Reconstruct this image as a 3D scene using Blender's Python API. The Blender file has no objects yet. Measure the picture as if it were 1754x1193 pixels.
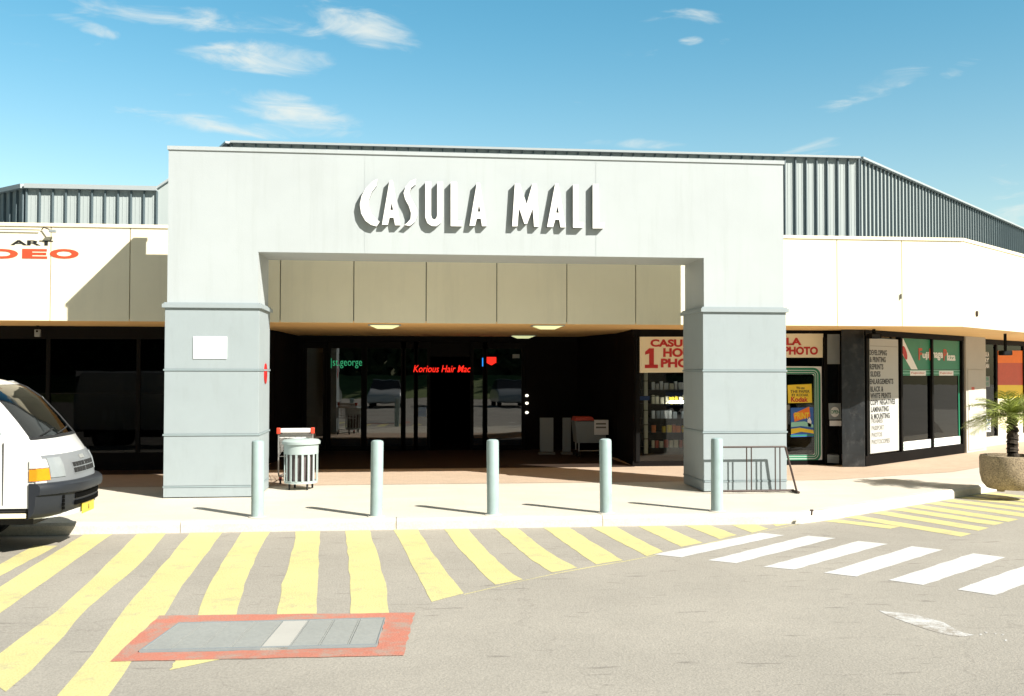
import bpy, bmesh, math, random
from mathutils import Vector, Matrix
random.seed(7)
R = math.radians
scene = bpy.context.scene
col = scene.collection

# ------------------------------------------------------------------ camera
YAW, PIT, ROL = 0.1036, 0.0248, -0.0014
F, CX, CY = 1690.0, 877.0, 596.5
CAM = Vector((3.1721, -13.3578, 1.65))
cam_d = bpy.data.cameras.new("camera"); cam = bpy.data.objects.new("camera", cam_d); col.objects.link(cam)
cam_d.sensor_width = 36.0; cam_d.lens = F / 1754 * 36.0
cam_d.clip_start = 0.1; cam_d.clip_end = 2000
fwd = Vector((math.sin(YAW) * math.cos(PIT), math.cos(YAW) * math.cos(PIT), math.sin(PIT)))
rgt = Vector((math.cos(YAW), -math.sin(YAW), 0))
upv = rgt.cross(fwd)
r2 = rgt * math.cos(ROL) - upv * math.sin(ROL)
u2 = rgt * math.sin(ROL) + upv * math.cos(ROL)
M3 = Matrix((r2, u2, -fwd)).transposed()
cam.matrix_world = Matrix.Translation(CAM) @ M3.to_4x4()
scene.camera = cam

# ------------------------------------------------------------------ world, sun, exposure
SUN = Vector((-0.965, 0.97, -1.0)).normalized()          # the way the light travels
ELEV = math.asin(-SUN.z); AZ = math.atan2(-SUN.x, -SUN.y)
world = bpy.data.worlds.new("World"); scene.world = world; world.use_nodes = True
wt = world.node_tree; wt.nodes.clear()
def wn(t, **k):
    n = wt.nodes.new(t)
    for a, b in k.items(): setattr(n, a, b)
    return n
wout = wn('ShaderNodeOutputWorld'); bg = wn('ShaderNodeBackground'); bg.inputs[1].default_value = 0.05
sky = wn('ShaderNodeTexSky', sky_type='NISHITA', sun_disc=False, sun_elevation=ELEV, sun_rotation=AZ,
         air_density=1.0, dust_density=0.8, ozone_density=1.6)
tint = wn('ShaderNodeMix', data_type='RGBA', blend_type='MULTIPLY'); tint.inputs[0].default_value = 1.0
wt.links.new(sky.outputs[0], tint.inputs[6])
geo = wn('ShaderNodeTexCoord')
sep = wn('ShaderNodeSeparateXYZ'); wt.links.new(geo.outputs['Generated'], sep.inputs[0])
mh = wn('ShaderNodeMapRange', interpolation_type='SMOOTHSTEP'); mh.inputs['From Min'].default_value = .02; mh.inputs['From Max'].default_value = .40
mh.inputs['To Min'].default_value = 1; mh.inputs['To Max'].default_value = 0; wt.links.new(sep.outputs['Z'], mh.inputs['Value'])
mn = wn('ShaderNodeMapRange', interpolation_type='SMOOTHSTEP'); mn.inputs['From Min'].default_value = .0; mn.inputs['From Max'].default_value = .7
wt.links.new(sep.outputs['Y'], mn.inputs['Value'])
tc2 = wn('ShaderNodeMix', data_type='RGBA'); tc2.inputs[6].default_value = (0.56, 0.68, 0.60, 1)
tn_ = wn('ShaderNodeMix', data_type='RGBA'); tn_.inputs[6].default_value = (0.95, 1.98, 1.88, 1); tn_.inputs[7].default_value = (2.35, 2.2, 1.75, 1)
wt.links.new(mh.outputs[0], tn_.inputs[0]); wt.links.new(mn.outputs[0], tc2.inputs[0]); wt.links.new(tn_.outputs[2], tc2.inputs[7])
wt.links.new(tc2.outputs[2], tint.inputs[7])
# thin clouds: soft patches at real directions in the sky, broken up by noise
def pixdir(px, py):
    x = (px - CX) / F; y = -(py - CY) / F
    return (fwd + r2 * x + u2 * y).normalized()
noise = wn('ShaderNodeTexNoise'); noise.inputs['Scale'].default_value = 15; noise.inputs['Detail'].default_value = 9
noise.inputs['Roughness'].default_value = 0.6; noise.inputs['Distortion'].default_value = 0.9
mp = wn('ShaderNodeMapping'); mp.inputs['Scale'].default_value = (.8, .8, 3.2)
wt.links.new(geo.outputs['Generated'], mp.inputs[0]); wt.links.new(mp.outputs[0], noise.inputs['Vector'])
clouds = [(340, 33, 130, 15, 0, .8), (445, 98, 80, 19, 0, 1.1), (500, 188, 70, 19, 8, 1.1), (340, 210, 95, 11, 5, .75), (620, 45, 75, 20, 18, .9),
          (150, 46, 38, 8, 10, .9), (470, 222, 110, 9, 0, .55), (1184, 69, 15, 6, 0, .95), (1240, 71, 8, 5, 0, .7), (1160, 32, 55, 12, 0, .75), (1500, 150, 60, 13, -18, .6),
          (1450, 172, 26, 10, -30, .6), (1660, 105, 30, 9, -30, .55), (1090, 247, 65, 7, 2, .9), (1390, 256, 60, 8, -14, .8), (90, 72, 60, 8, -4, .5), (1725, 350, 30, 40, 0, .5),
          (280, 158, 60, 7, 0, .4), (20, 20, 60, 14, 0, .4)]
acc = None
for (px, py, sx, sy, rot, a) in clouds:
    d = pixdir(px, py)
    ca, sa = math.cos(R(rot)), math.sin(R(rot))
    e1 = (pixdir(px + 50 * ca, py + 50 * sa) - pixdir(px - 50 * ca, py - 50 * sa)).normalized()
    e2 = (pixdir(px - 50 * sa, py + 50 * ca) - pixdir(px + 50 * sa, py - 50 * ca)).normalized()
    outs = []
    for e, s in ((e1, sx), (e2, sy)):
        dp = wn('ShaderNodeVectorMath', operation='DOT_PRODUCT'); dp.inputs[1].default_value = e
        wt.links.new(geo.outputs['Generated'], dp.inputs[0])
        m = wn('ShaderNodeMath', operation='MULTIPLY_ADD'); k = F / s
        m.inputs[1].default_value = k; m.inputs[2].default_value = -k * d.dot(e)
        wt.links.new(dp.outputs['Value'], m.inputs[0])
        q = wn('ShaderNodeMath', operation='MULTIPLY'); wt.links.new(m.outputs[0], q.inputs[0]); wt.links.new(m.outputs[0], q.inputs[1])
        outs.append(q)
    ad = wn('ShaderNodeMath', operation='ADD'); wt.links.new(outs[0].outputs[0], ad.inputs[0]); wt.links.new(outs[1].outputs[0], ad.inputs[1])
    mr = wn('ShaderNodeMapRange', interpolation_type='SMOOTHSTEP')
    mr.inputs['From Min'].default_value = 0; mr.inputs['From Max'].default_value = 4.2
    mr.inputs['To Min'].default_value = a; mr.inputs['To Max'].default_value = 0
    wt.links.new(ad.outputs[0], mr.inputs['Value'])
    if acc is None: acc = mr.outputs[0]
    else:
        mx = wn('ShaderNodeMath', operation='MAXIMUM'); wt.links.new(acc, mx.inputs[0]); wt.links.new(mr.outputs[0], mx.inputs[1]); acc = mx.outputs[0]
ma = wn('ShaderNodeMath', operation='MULTIPLY_ADD'); ma.inputs[1].default_value = .38; wt.links.new(acc, ma.inputs[0]); wt.links.new(noise.outputs[0], ma.inputs[2])
ml2 = wn('ShaderNodeMapRange', interpolation_type='SMOOTHSTEP'); ml2.inputs['From Min'].default_value = .66; ml2.inputs['From Max'].default_value = 1.12; ml2.inputs['To Max'].default_value = .92
wt.links.new(ma.outputs[0], ml2.inputs['Value'])
cm = wn('ShaderNodeMix', data_type='RGBA'); cm.inputs[7].default_value = (9.5, 10.0, 9.4, 1)
wt.links.new(ml2.outputs[0], cm.inputs[0]); wt.links.new(tint.outputs[2], cm.inputs[6])
wt.links.new(cm.outputs[2], bg.inputs[0]); wt.links.new(bg.outputs[0], wout.inputs[0])

sd = bpy.data.lights.new("sun", 'SUN'); sd.energy = 5.0; sd.angle = R(0.5); sd.color = (1.0, 0.955, 0.87)
so = bpy.data.objects.new("sun", sd); col.objects.link(so)
so.rotation_euler = SUN.to_track_quat('-Z', 'Y').to_euler(); so.location = (20, -20, 20)
scene.view_settings.view_transform = 'Standard'; scene.view_settings.look = 'None'
scene.view_settings.exposure = 0.88; scene.view_settings.gamma = 1.0
scene.cycles.max_bounces = 8; scene.cycles.transparent_max_bounces = 16; scene.cycles.transmission_bounces = 6

# ------------------------------------------------------------------ pixel -> world on real planes
def ray(px, py): return fwd + r2 * ((px - CX) / F) - u2 * ((py - CY) / F)
def onY(px, py, Y): d = ray(px, py); return CAM + d * ((Y - CAM.y) / d.y)
def onX(px, py, X): d = ray(px, py); return CAM + d * ((X - CAM.x) / d.x)
def onZ(px, py, Z): d = ray(px, py); return CAM + d * ((Z - CAM.z) / d.z)
class Plane:
    """vertical plane through two ground points; n faces the street"""
    def __init__(s, a, b, off=0):
        s.a = Vector((a[0], a[1], 0)); s.u = (Vector((b[0], b[1], 0)) - s.a).normalized()
        s.n = Vector((s.u.y, -s.u.x, 0)); s.a = s.a + s.n * off
    def pt(s, px, py):
        d = ray(px, py); t = (s.a - CAM).dot(s.n) / d.dot(s.n); return CAM + d * t
    def off(s, o):
        p = Plane((0, 0), (1, 0)); p.u = s.u; p.n = s.n; p.a = s.a + s.n * o; return p
    def at(s, l, z): return s.a + s.u * l + Vector((0, 0, z))

# ------------------------------------------------------------------ materials
def mat(name, c, rough=.8, var=.06, scale=3.0, bump=0.0, bscale=60, metal=0.0, spec=.5, fine=0.0, emit=0, coat=0, dirt=None):
    if not emit and name not in ('letter_white', 'soffit_paint', 'white_paint', 'sign_cream', 'sign_red', 'sign_green', 'sign_palegreen', 'poster_yellow', 'banner_orange', 'poster_blue', 'fascia_paint'): c = tuple(q * .74 for q in c)
    m = bpy.data.materials.new(name); m.use_nodes = True; nt = m.node_tree; b = nt.nodes['Principled BSDF']
    b.inputs['Roughness'].default_value = rough; b.inputs['Metallic'].default_value = metal
    b.inputs['Specular IOR Level'].default_value = spec
    if coat: b.inputs['Coat Weight'].default_value = coat; b.inputs['Coat Roughness'].default_value = .05
    tc = nt.nodes.new('ShaderNodeTexCoord'); n = nt.nodes.new('ShaderNodeTexNoise')
    n.inputs['Scale'].default_value = scale; n.inputs['Detail'].default_value = 6; n.inputs['Roughness'].default_value = .65
    nt.links.new(tc.outputs['Object'], n.inputs['Vector'])
    mp = nt.nodes.new('ShaderNodeMapRange'); mp.inputs['From Min'].default_value = .3; mp.inputs['From Max'].default_value = .7
    mp.inputs['To Min'].default_value = 1 - var; mp.inputs['To Max'].default_value = 1 + var
    nt.links.new(n.outputs[0], mp.inputs['Value'])
    last = mp.outputs[0]
    if fine:
        n3 = nt.nodes.new('ShaderNodeTexNoise'); n3.inputs['Scale'].default_value = bscale; n3.inputs['Detail'].default_value = 3
        nt.links.new(tc.outputs['Object'], n3.inputs['Vector'])
        m3 = nt.nodes.new('ShaderNodeMapRange'); m3.inputs['From Min'].default_value = .3; m3.inputs['From Max'].default_value = .7
        m3.inputs['To Min'].default_value = 1 - fine; m3.inputs['To Max'].default_value = 1 + fine
        nt.links.new(n3.outputs[0], m3.inputs['Value'])
        mm = nt.nodes.new('ShaderNodeMath'); mm.operation = 'MULTIPLY'; nt.links.new(last, mm.inputs[0]); nt.links.new(m3.outputs[0], mm.inputs[1]); last = mm.outputs[0]
    vm = nt.nodes.new('ShaderNodeVectorMath'); vm.operation = 'SCALE'; vm.inputs[0].default_value = c
    nt.links.new(last, vm.inputs['Scale']); cout = vm.outputs[0]
    if dirt:   # vertical streaks of grime (dirt colour, amount, stretch)
        dm = nt.nodes.new('ShaderNodeMapping'); dm.inputs['Scale'].default_value = dirt[2]
        nt.links.new(tc.outputs['Object'], dm.inputs[0]); dn = nt.nodes.new('ShaderNodeTexNoise'); dn.inputs['Scale'].default_value = 1.0
        dn.inputs['Detail'].default_value = 8; dn.inputs['Roughness'].default_value = .7; nt.links.new(dm.outputs[0], dn.inputs['Vector'])
        dr = nt.nodes.new('ShaderNodeMapRange'); dr.inputs['From Min'].default_value = .52; dr.inputs['From Max'].default_value = .75
        dr.inputs['To Max'].default_value = dirt[1]; nt.links.new(dn.outputs[0], dr.inputs['Value'])
        mx = nt.nodes.new('ShaderNodeMix'); mx.data_type = 'RGBA'; mx.inputs[7].default_value = (*dirt[0], 1)
        nt.links.new(dr.outputs[0], mx.inputs[0]); nt.links.new(cout, mx.inputs[6]); cout = mx.outputs[2]
    nt.links.new(cout, b.inputs['Base Color'])
    if emit:
        nt.links.new(cout, b.inputs['Emission Color']); b.inputs['Emission Strength'].default_value = emit
    if bump:
        n2 = nt.nodes.new('ShaderNodeTexNoise'); n2.inputs['Scale'].default_value = bscale; n2.inputs['Detail'].default_value = 4
        nt.links.new(tc.outputs['Object'], n2.inputs['Vector'])
        bp = nt.nodes.new('ShaderNodeBump'); bp.inputs['Strength'].default_value = bump; bp.inputs['Distance'].default_value = .01
        nt.links.new(n2.outputs[0], bp.inputs['Height']); nt.links.new(bp.outputs[0], b.inputs['Normal'])
    return m
def glassmat(name, tr=(.35, .38, .4), ior=1.5, rough=0.01):
    m = bpy.data.materials.new(name); m.use_nodes = True; nt = m.node_tree; nt.nodes.clear()
    o = nt.nodes.new('ShaderNodeOutputMaterial'); mx = nt.nodes.new('ShaderNodeMixShader'); t = nt.nodes.new('ShaderNodeBsdfTransparent')
    g = nt.nodes.new('ShaderNodeBsdfGlossy'); fr = nt.nodes.new('ShaderNodeFresnel'); fr.inputs[0].default_value = ior
    tc = nt.nodes.new('ShaderNodeTexCoord'); n = nt.nodes.new('ShaderNodeTexNoise'); n.inputs['Scale'].default_value = 1.3
    nt.links.new(tc.outputs['Object'], n.inputs[0]); bp = nt.nodes.new('ShaderNodeBump'); bp.inputs['Strength'].default_value = .05; bp.inputs['Distance'].default_value = .02
    nt.links.new(n.outputs[0], bp.inputs['Height']); nt.links.new(bp.outputs[0], g.inputs['Normal'])
    g.inputs['Roughness'].default_value = rough; t.inputs[0].default_value = (*tr, 1)
    nt.links.new(fr.outputs[0], mx.inputs[0]); nt.links.new(t.outputs[0], mx.inputs[1]); nt.links.new(g.outputs[0], mx.inputs[2]); nt.links.new(mx.outputs[0], o.inputs[0])
    return m
def nodes(m): return m.node_tree, m.node_tree.nodes['Principled BSDF']

M = {}
M['portal'] = mat('portal_paint', (.57, .62, .63), .75, .035, 1.2, .12, 90, dirt=((.33, .36, .35), .35, (9, 9, .45)))
M['cladding'] = mat('pillar_cladding', (.415, .48, .50), .7, .03, 2.0, .10, 90, dirt=((.26, .30, .30), .5, (6, 6, 1.2)))
M['trim'] = mat('trim_paint', (.35, .43, .45), .6, .04, 4)
M['fascia'] = mat('fascia_paint', (.86, .785, .59), .75, .03, 1.0, .05, 80, dirt=((.62, .57, .44), .25, (4, 4, .4)))
M['joint'] = mat('joint_gap', (.05, .05, .045), .9)
M['soffit'] = mat('soffit_paint', (.90, .58, .24), .7, .05, 1.5)
M['steel'] = mat('ribbed_steel', (.55, .61, .60), .45, .03, 1.2, spec=.4)
M['steel_dark'] = mat('seam_shade_steel', (.15, .20, .22), .5, .03, 1.2)  # seams coloured dark for rib shade and shadow lines; roof shares it
M['cap'] = mat('steel_cap', (.52, .57, .58), .4, .02, 2)
M['letter'] = mat('letter_white', (.88, .87, .84), .5, .02, 4)
M['return'] = mat('letter_shade_return', (.13, .16, .155), .6, .1, 5)  # letter sides painted dark to deepen the shadow behind each letter
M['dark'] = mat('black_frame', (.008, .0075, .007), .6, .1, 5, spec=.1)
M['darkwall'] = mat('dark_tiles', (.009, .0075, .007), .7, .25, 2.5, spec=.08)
M['tile'] = mat('black_granite_tile', (.018, .021, .024), .28, .55, 3.5, dirt=((.085, .085, .085), .6, (6, 6, 6)))
M['floor_shade'] = mat('floor_shade_paint', (.055, .036, .026), .7, .15, 3, spec=.2)  # canopy shade painted as a dark floor colour
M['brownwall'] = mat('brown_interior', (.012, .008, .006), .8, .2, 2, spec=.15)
M['glass'] = glassmat('shop_glass', (.80, .82, .82), 1.50)
M['glassd'] = glassmat('door_glass', (.30, .30, .30), 2.1)
M['glasso'] = glassmat('angled_window_glass', (.2, .2, .22), 1.42)
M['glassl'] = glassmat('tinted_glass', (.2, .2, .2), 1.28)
M['carglass'] = glassmat('car_glass', (.86, .93, .95), 1.6)
M['white'] = mat('white_paint', (.82, .82, .80), .5, .02, 5)
M['listwhite'] = mat('sign_board_white', (.60, .61, .58), .5, .02, 5)
M['sign_cream'] = mat('sign_cream', (.84, .76, .55), .5, .03, 4)
M['red'] = mat('sign_red', (.50, .022, .02), .45, .05, 8)
M['redorange'] = mat('lettering_red', (.72, .10, .035), .5, .08, 9)
M['blackp'] = mat('black_lettering', (.02, .02, .02), .5, .05, 8)
M['green'] = mat('sign_green', (.02, .21, .11), .4, .05, 5)
M['palegreen'] = mat('sign_palegreen', (.30, .62, .50), .4, .05, 5)
M['yellowp'] = mat('poster_yellow', (.85, .60, .03), .5, .04, 5)
M['orangep'] = mat('banner_orange', (.85, .20, .02), .6, .08, 5)
M['blue'] = mat('poster_blue', (.03, .12, .42), .5, .1, 5)
M['textgrey'] = mat('faded_lettering', (.24, .235, .21), .6, .05, 9)
M['bollard'] = mat('bollard_paint', (.42, .55, .55), .5, .07, 7, .05, 60, dirt=((.22, .25, .24), .6, (12, 12, 3)))
M['aggregate'] = mat('exposed_aggregate', (.46, .36, .24), .9, .22, 6, .6, 55, fine=.45)
M['soil'] = mat('planter_soil', (.06, .04, .025), .95, .3, 20)
M['bark'] = mat('palm_bark', (.045, .032, .02), .9, .4, 18, .5, 30)
M['frond'] = mat('palm_leaf', (.38, .44, .09), .5, .3, 5)
M['rust'] = mat('rack_brown_steel', (.075, .045, .035), .55, .3, 25)
M['vanw'] = mat('van_white_paint', (.85, .85, .83), .25, .01, 2, coat=.6)
M['bumper'] = mat('bumper_dark_plastic', (.026, .030, .038), .42, .08, 5, spec=.3)
M['slot'] = mat('black_void', (.004, .004, .004), .9, .1, 5, spec=.05)
M['blackrub'] = mat('black_rubber', (.015, .015, .016), .7, .1, 5)
M['vangrey'] = mat('van_grey_trim', (.24, .255, .27), .35, .04, 5)
M['amber'] = mat('amber_lens', (.95, .33, .01), .2, .08, 12)
M['hlens'] = mat('headlamp_glass', (.34, .37, .38), .12, .05, 12, coat=.5)
M['lens'] = mat('clear_lens', (.78, .78, .74), .12, .05, 12)
M['cabin'] = mat('cabin_trim', (.34, .38, .42), .8, .2, 5)
M['platey'] = mat('plate_yellow', (.85, .62, .05), .4, .03, 5)
M['chrome'] = mat('trolley_wire', (.62, .62, .60), .35, .05, 9, metal=.6)
M['trolley_white'] = mat('trolley_grip_white', (.85, .83, .80), .4, .03, 9)
M['trolred'] = mat('trolley_red_plastic', (.75, .07, .03), .4, .05, 9)
M['binpaint'] = mat('bin_pale_paint', (.50, .59, .575), .5, .05, 8)
M['binliner'] = mat('bin_liner', (.16, .13, .13), .7, .2, 10)
M['light'] = mat('lamp_diffuser', (.80, .86, .45), .4, .03, 5, emit=.42)
M['grate'] = mat('grate_steel', (.43, .44, .41), .6, .06, 2, .2, 40, fine=.06, dirt=((.30, .30, .28), .35, (1.2, 14, 1)))
M['greycab'] = mat('grey_panel', (.33, .37, .38), .6, .05, 5)
M['pier'] = mat('pier_render', (.62, .60, .54), .8, .04, 3, .1, 60)
M['paleblue'] = mat('notice_pale_blue', (.42, .62, .95), .5, .05, 5)
M['neong'] = mat('neon_green', (.04, .42, .18), .5, 0, 5, emit=.45)
M['neonr'] = mat('neon_red', (.90, .02, .01), .5, 0, 5, emit=.8)
M['neonb'] = mat('neon_blue', (.02, .25, .8), .5, 0, 5, emit=.8)
M['spot'] = mat('lit_spot_bulb', (.9, .85, .7), .5, 0, 5, emit=1.2)
M['tube'] = mat('fluorescent_tube', (.95, .97, .9), .5, 0, 5, emit=16)
M['wood'] = mat('reddish_door_frame', (.10, .028, .012), .6, .2, 5)
M['added_leaves'] = mat('added_tree_leaves', (.05, .075, .02), .8, .5, .6)

def asphalt():
    m = mat('asphalt', (.47, .43, .365), .88, .13, .40, .4, 70, fine=.13)
    nt, b = nodes(m)
    # bright and dark aggregate chips, oil spots and faint cracks
    src = b.inputs['Base Color'].links[0].from_socket
    tc = nt.nodes.new('ShaderNodeTexCoord')
    v = nt.nodes.new('ShaderNodeTexNoise'); v.inputs['Scale'].default_value = 5.5; v.inputs['Detail'].default_value = 3
    mp = nt.nodes.new('ShaderNodeMapping'); mp.inputs['Scale'].default_value = (.55, 2.4, 1); mp.inputs['Rotation'].default_value = (0, 0, .15)
    nt.links.new(tc.outputs['Object'], mp.inputs[0]); nt.links.new(mp.outputs[0], v.inputs['Vector'])
    r = nt.nodes.new('ShaderNodeMapRange'); r.inputs['From Min'].default_value = .655; r.inputs['From Max'].default_value = .72; r.inputs['To Max'].default_value = .38
    nt.links.new(v.outputs[0], r.inputs['Value'])
    mx = nt.nodes.new('ShaderNodeMix'); mx.data_type = 'RGBA'; mx.inputs[7].default_value = (.10, .085, .075, 1)
    nt.links.new(r.outputs[0], mx.inputs[0]); nt.links.new(src, mx.inputs[6])
    v2 = nt.nodes.new('ShaderNodeTexVoronoi'); v2.feature = 'DISTANCE_TO_EDGE'; v2.inputs['Scale'].default_value = .33
    n4 = nt.nodes.new('ShaderNodeTexNoise'); n4.inputs['Scale'].default_value = 2.2; n4.inputs['Detail'].default_value = 5
    nt.links.new(tc.outputs['Object'], n4.inputs['Vector'])
    av = nt.nodes.new('ShaderNodeVectorMath'); av.operation = 'MULTIPLY_ADD'; av.inputs[1].default_value = (1.1, 1.1, 0)
    nt.links.new(n4.outputs['Color'], av.inputs[0]); nt.links.new(tc.outputs['Object'], av.inputs[2]); nt.links.new(av.outputs[0], v2.inputs['Vector'])
    r2_ = nt.nodes.new('ShaderNodeMapRange'); r2_.inputs['From Min'].default_value = 0; r2_.inputs['From Max'].default_value = .006
    r2_.inputs['To Min'].default_value = .18; r2_.inputs['To Max'].default_value = 0
    nt.links.new(v2.outputs['Distance'], r2_.inputs['Value'])
    mx2 = nt.nodes.new('ShaderNodeMix'); mx2.data_type = 'RGBA'; mx2.inputs[7].default_value = (.11, .09, .08, 1)
    nt.links.new(r2_.outputs[0], mx2.inputs[0]); nt.links.new(mx.outputs[2], mx2.inputs[6]); nt.links.new(mx2.outputs[2], b.inputs['Base Color'])
    return m
M['asphalt'] = asphalt()
def roadpaint(name, c, wear=.35, lo=.50):
    """worn paint: the asphalt colour shows where the paint is gone"""
    m = mat(name, c, .75, .07, 1.4, .45, 70, fine=.08); nt, b = nodes(m)
    src = b.inputs['Base Color'].links[0].from_socket
    tc = nt.nodes.new('ShaderNodeTexCoord'); v = nt.nodes.new('ShaderNodeTexNoise'); v.inputs['Scale'].default_value = 6; v.inputs['Detail'].default_value = 10; v.inputs['Roughness'].default_value = .75
    nt.links.new(tc.outputs['Object'], v.inputs['Vector'])
    r = nt.nodes.new('ShaderNodeMapRange'); r.inputs['From Min'].default_value = lo; r.inputs['From Max'].default_value = lo + .14; r.inputs['To Max'].default_value = wear
    nt.links.new(v.outputs[0], r.inputs['Value'])
    mx = nt.nodes.new('ShaderNodeMix'); mx.data_type = 'RGBA'; mx.inputs[7].default_value = (.33, .29, .24, 1)
    nt.links.new(r.outputs[0], mx.inputs[0]); nt.links.new(src, mx.inputs[6]); nt.links.new(mx.outputs[2], b.inputs['Base Color'])
    return m
M['pyellow'] = roadpaint('yellow_road_paint', (.82, .74, .33), .5, .53)
M['pwhite'] = roadpaint('white_road_paint', (.84, .83, .80), .25, .60)
M['pscuff'] = roadpaint('worn_white_paint', (.78, .77, .74), .95, .44)
M['pred'] = roadpaint('red_road_paint', (.68, .25, .17), .7, .47)
def paving(name, c1, c2, mortar, s, bump=.1):
    m = mat(name, c1, .85, .07, 1.0, .2, 60, fine=.10); nt, b = nodes(m)
    src = b.inputs['Base Color'].links[0].from_socket
    tc = nt.nodes.new('ShaderNodeTexCoord'); mp = nt.nodes.new('ShaderNodeMapping'); mp.inputs['Rotation'].default_value = (0, 0, 0)
    br = nt.nodes.new('ShaderNodeTexBrick'); br.inputs['Scale'].default_value = s; br.inputs['Mortar Size'].default_value = .012
    br.inputs['Color1'].default_value = (1, 1, 1, 1); br.inputs['Color2'].default_value = (c2, c2, c2 * .98, 1); br.inputs['Mortar'].default_value = (mortar, mortar, mortar, 1)
    nt.links.new(tc.outputs['Object'], mp.inputs[0]); nt.links.new(mp.outputs[0], br.inputs['Vector'])
    mx = nt.nodes.new('ShaderNodeMix'); mx.data_type = 'RGBA'; mx.blend_type = 'MULTIPLY'; mx.inputs[0].default_value = 1
    nt.links.new(src, mx.inputs[6]); nt.links.new(br.outputs['Color'], mx.inputs[7]); nt.links.new(mx.outputs[2], b.inputs['Base Color'])
    return m
M['concrete'] = paving('pavement_concrete', (.84, .775, .66), .97, .94, 1.1)
M['pavers'] = paving('tan_pavers', (.72, .56, .42), .90, .84, 4.2)
M['kerb'] = mat('kerb_concrete', (.86, .80, .69), .85, .10, 2.5, .3, 60, fine=.1)

# ------------------------------------------------------------------ mesh helpers
class MB:
    def __init__(s): s.v = []; s.f = []
    def add(s, vs, fs):
        o = len(s.v); s.v += [Vector(v) for v in vs]; s.f += [tuple(i + o for i in f) for f in fs]; return s
    def box(s, a, b):
        x0, y0, z0 = a; x1, y1, z1 = b
        return s.add([(x0,y0,z0),(x1,y0,z0),(x1,y1,z0),(x0,y1,z0),(x0,y0,z1),(x1,y0,z1),(x1,y1,z1),(x0,y1,z1)],
                     [(0,3,2,1),(4,5,6,7),(0,1,5,4),(1,2,6,5),(2,3,7,6),(3,0,4,7)])
    def prism(s, poly, vec):
        """polygon (3D points) extruded along vec"""
        n = len(poly); vec = Vector(vec); p = [Vector(q) for q in poly]
        return s.add(p + [q + vec for q in p], [tuple(range(n - 1, -1, -1)), tuple(range(n, 2 * n))] + [(i, (i + 1) % n, n + (i + 1) % n, n + i) for i in range(n)])
    def ring(s, outer, inner, vec):
        n = len(outer); vec = Vector(vec); A = [Vector(q) for q in outer]; B = [Vector(q) for q in inner]
        vs = A + B + [q + vec for q in A] + [q + vec for q in B]; fs = []
        for i in range(n):
            j = (i + 1) % n
            fs += [(i, j, n + j, n + i), (2*n + i, 3*n + i, 3*n + j, 2*n + j), (i, 2*n + i, 2*n + j, j), (n + i, n + j, 3*n + j, 3*n + i)]
        return s.add(vs, fs)
    def obox(s, c, u, w, d, h, n=None):
        """oriented box: c base centre, u along width"""
        c = Vector(c); u = Vector(u).normalized(); n = Vector((-u.y, u.x, 0)); 
        p = [c - u*w/2 - n*d/2, c + u*w/2 - n*d/2, c + u*w/2 + n*d/2, c - u*w/2 + n*d/2]
        return s.prism(p, (0, 0, h))
    def tube(s, pts, r, seg=10, caps=True, r2=None):
        pts = [Vector(p) for p in pts]; rings = []; n = len(pts); prev = None
        for i, p in enumerate(pts):
            d = (pts[min(i+1, n-1)] - pts[max(i-1, 0)]).normalized()
            a = prev if prev else (Vector((0, 0, 1)) if abs(d.z) < .9 else Vector((1, 0, 0)))
            e1 = (a - d * a.dot(d)).normalized(); prev = e1; e2 = d.cross(e1)
            rr = r if r2 is None else r + (r2 - r) * i / (n - 1)
            rings.append([p + (e1 * math.cos(t) + e2 * math.sin(t)) * rr for t in [2 * math.pi * k / seg for k in range(seg)]])
        vs = [q for rg in rings for q in rg]; fs = []
        for i in range(n - 1):
            for k in range(seg):
                a = i*seg + k; b = i*seg + (k+1) % seg; fs.append((a, b, b + seg, a + seg))
        if caps: fs += [tuple(range(seg-1, -1, -1)), tuple(range((n-1)*seg, n*seg))]
        return s.add(vs, fs)
    def lathe(s, c, prof, seg=40):
        c = Vector(c); vs = []; fs = []
        for r, z in prof:
            for k in range(seg):
                t = 2 * math.pi * k / seg; vs.append(c + Vector((r * math.cos(t), r * math.sin(t), z)))
        for i in range(len(prof) - 1):
            for k in range(seg):
                a = i*seg + k; b = i*seg + (k+1) % seg; fs.append((a, b, b + seg, a + seg))
        fs.append(tuple(range(seg-1, -1, -1))); fs.append(tuple(range((len(prof)-1)*seg, len(prof)*seg)))
        return s.add(vs, fs)
    def build(s, name, m, parent=None, loc=None, smooth=False, bevel=0, label=None, seg=2):
        me = bpy.data.meshes.new(name)
        o = bpy.data.objects.new(name, me); col.objects.link(o)
        w = Vector((0, 0, 0)); p = parent
        while p is not None: w += p.location; p = p.parent
        L = Vector(loc) if loc is not None else Vector((0, 0, 0))
        o.parent = parent; o.location = L
        me.from_pydata([v - w - L for v in s.v], [], s.f)
        bm = bmesh.new(); bm.from_mesh(me); bmesh.ops.recalc_face_normals(bm, faces=bm.faces); bm.to_mesh(me); bm.free()
        me.materials.append(M[m] if isinstance(m, str) else m)
        if smooth:
            for f in me.polygons: f.use_smooth = True
            try: me.set_sharp_from_angle(angle=R(38))
            except Exception: pass
        if bevel:
            b = o.modifiers.new('bevel', 'BEVEL'); b.width = bevel; b.segments = seg; b.limit_method = 'ANGLE'; b.angle_limit = R(35)
        if label: o['label'] = label
        return o
def thing(name, label, cat, loc=(0, 0, 0), group=None):
    o = bpy.data.objects.new(name, None); col.objects.link(o); o.location = loc; o.empty_display_size = .2
    o['label'] = label; o['category'] = cat
    if group: o['group'] = group
    return o
def tag(o, label, cat, group=None):
    o['label'] = label; o['category'] = cat
    if group: o['group'] = group
    return o
def struct(o, kind='structure'): o['kind'] = kind; return o
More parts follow.
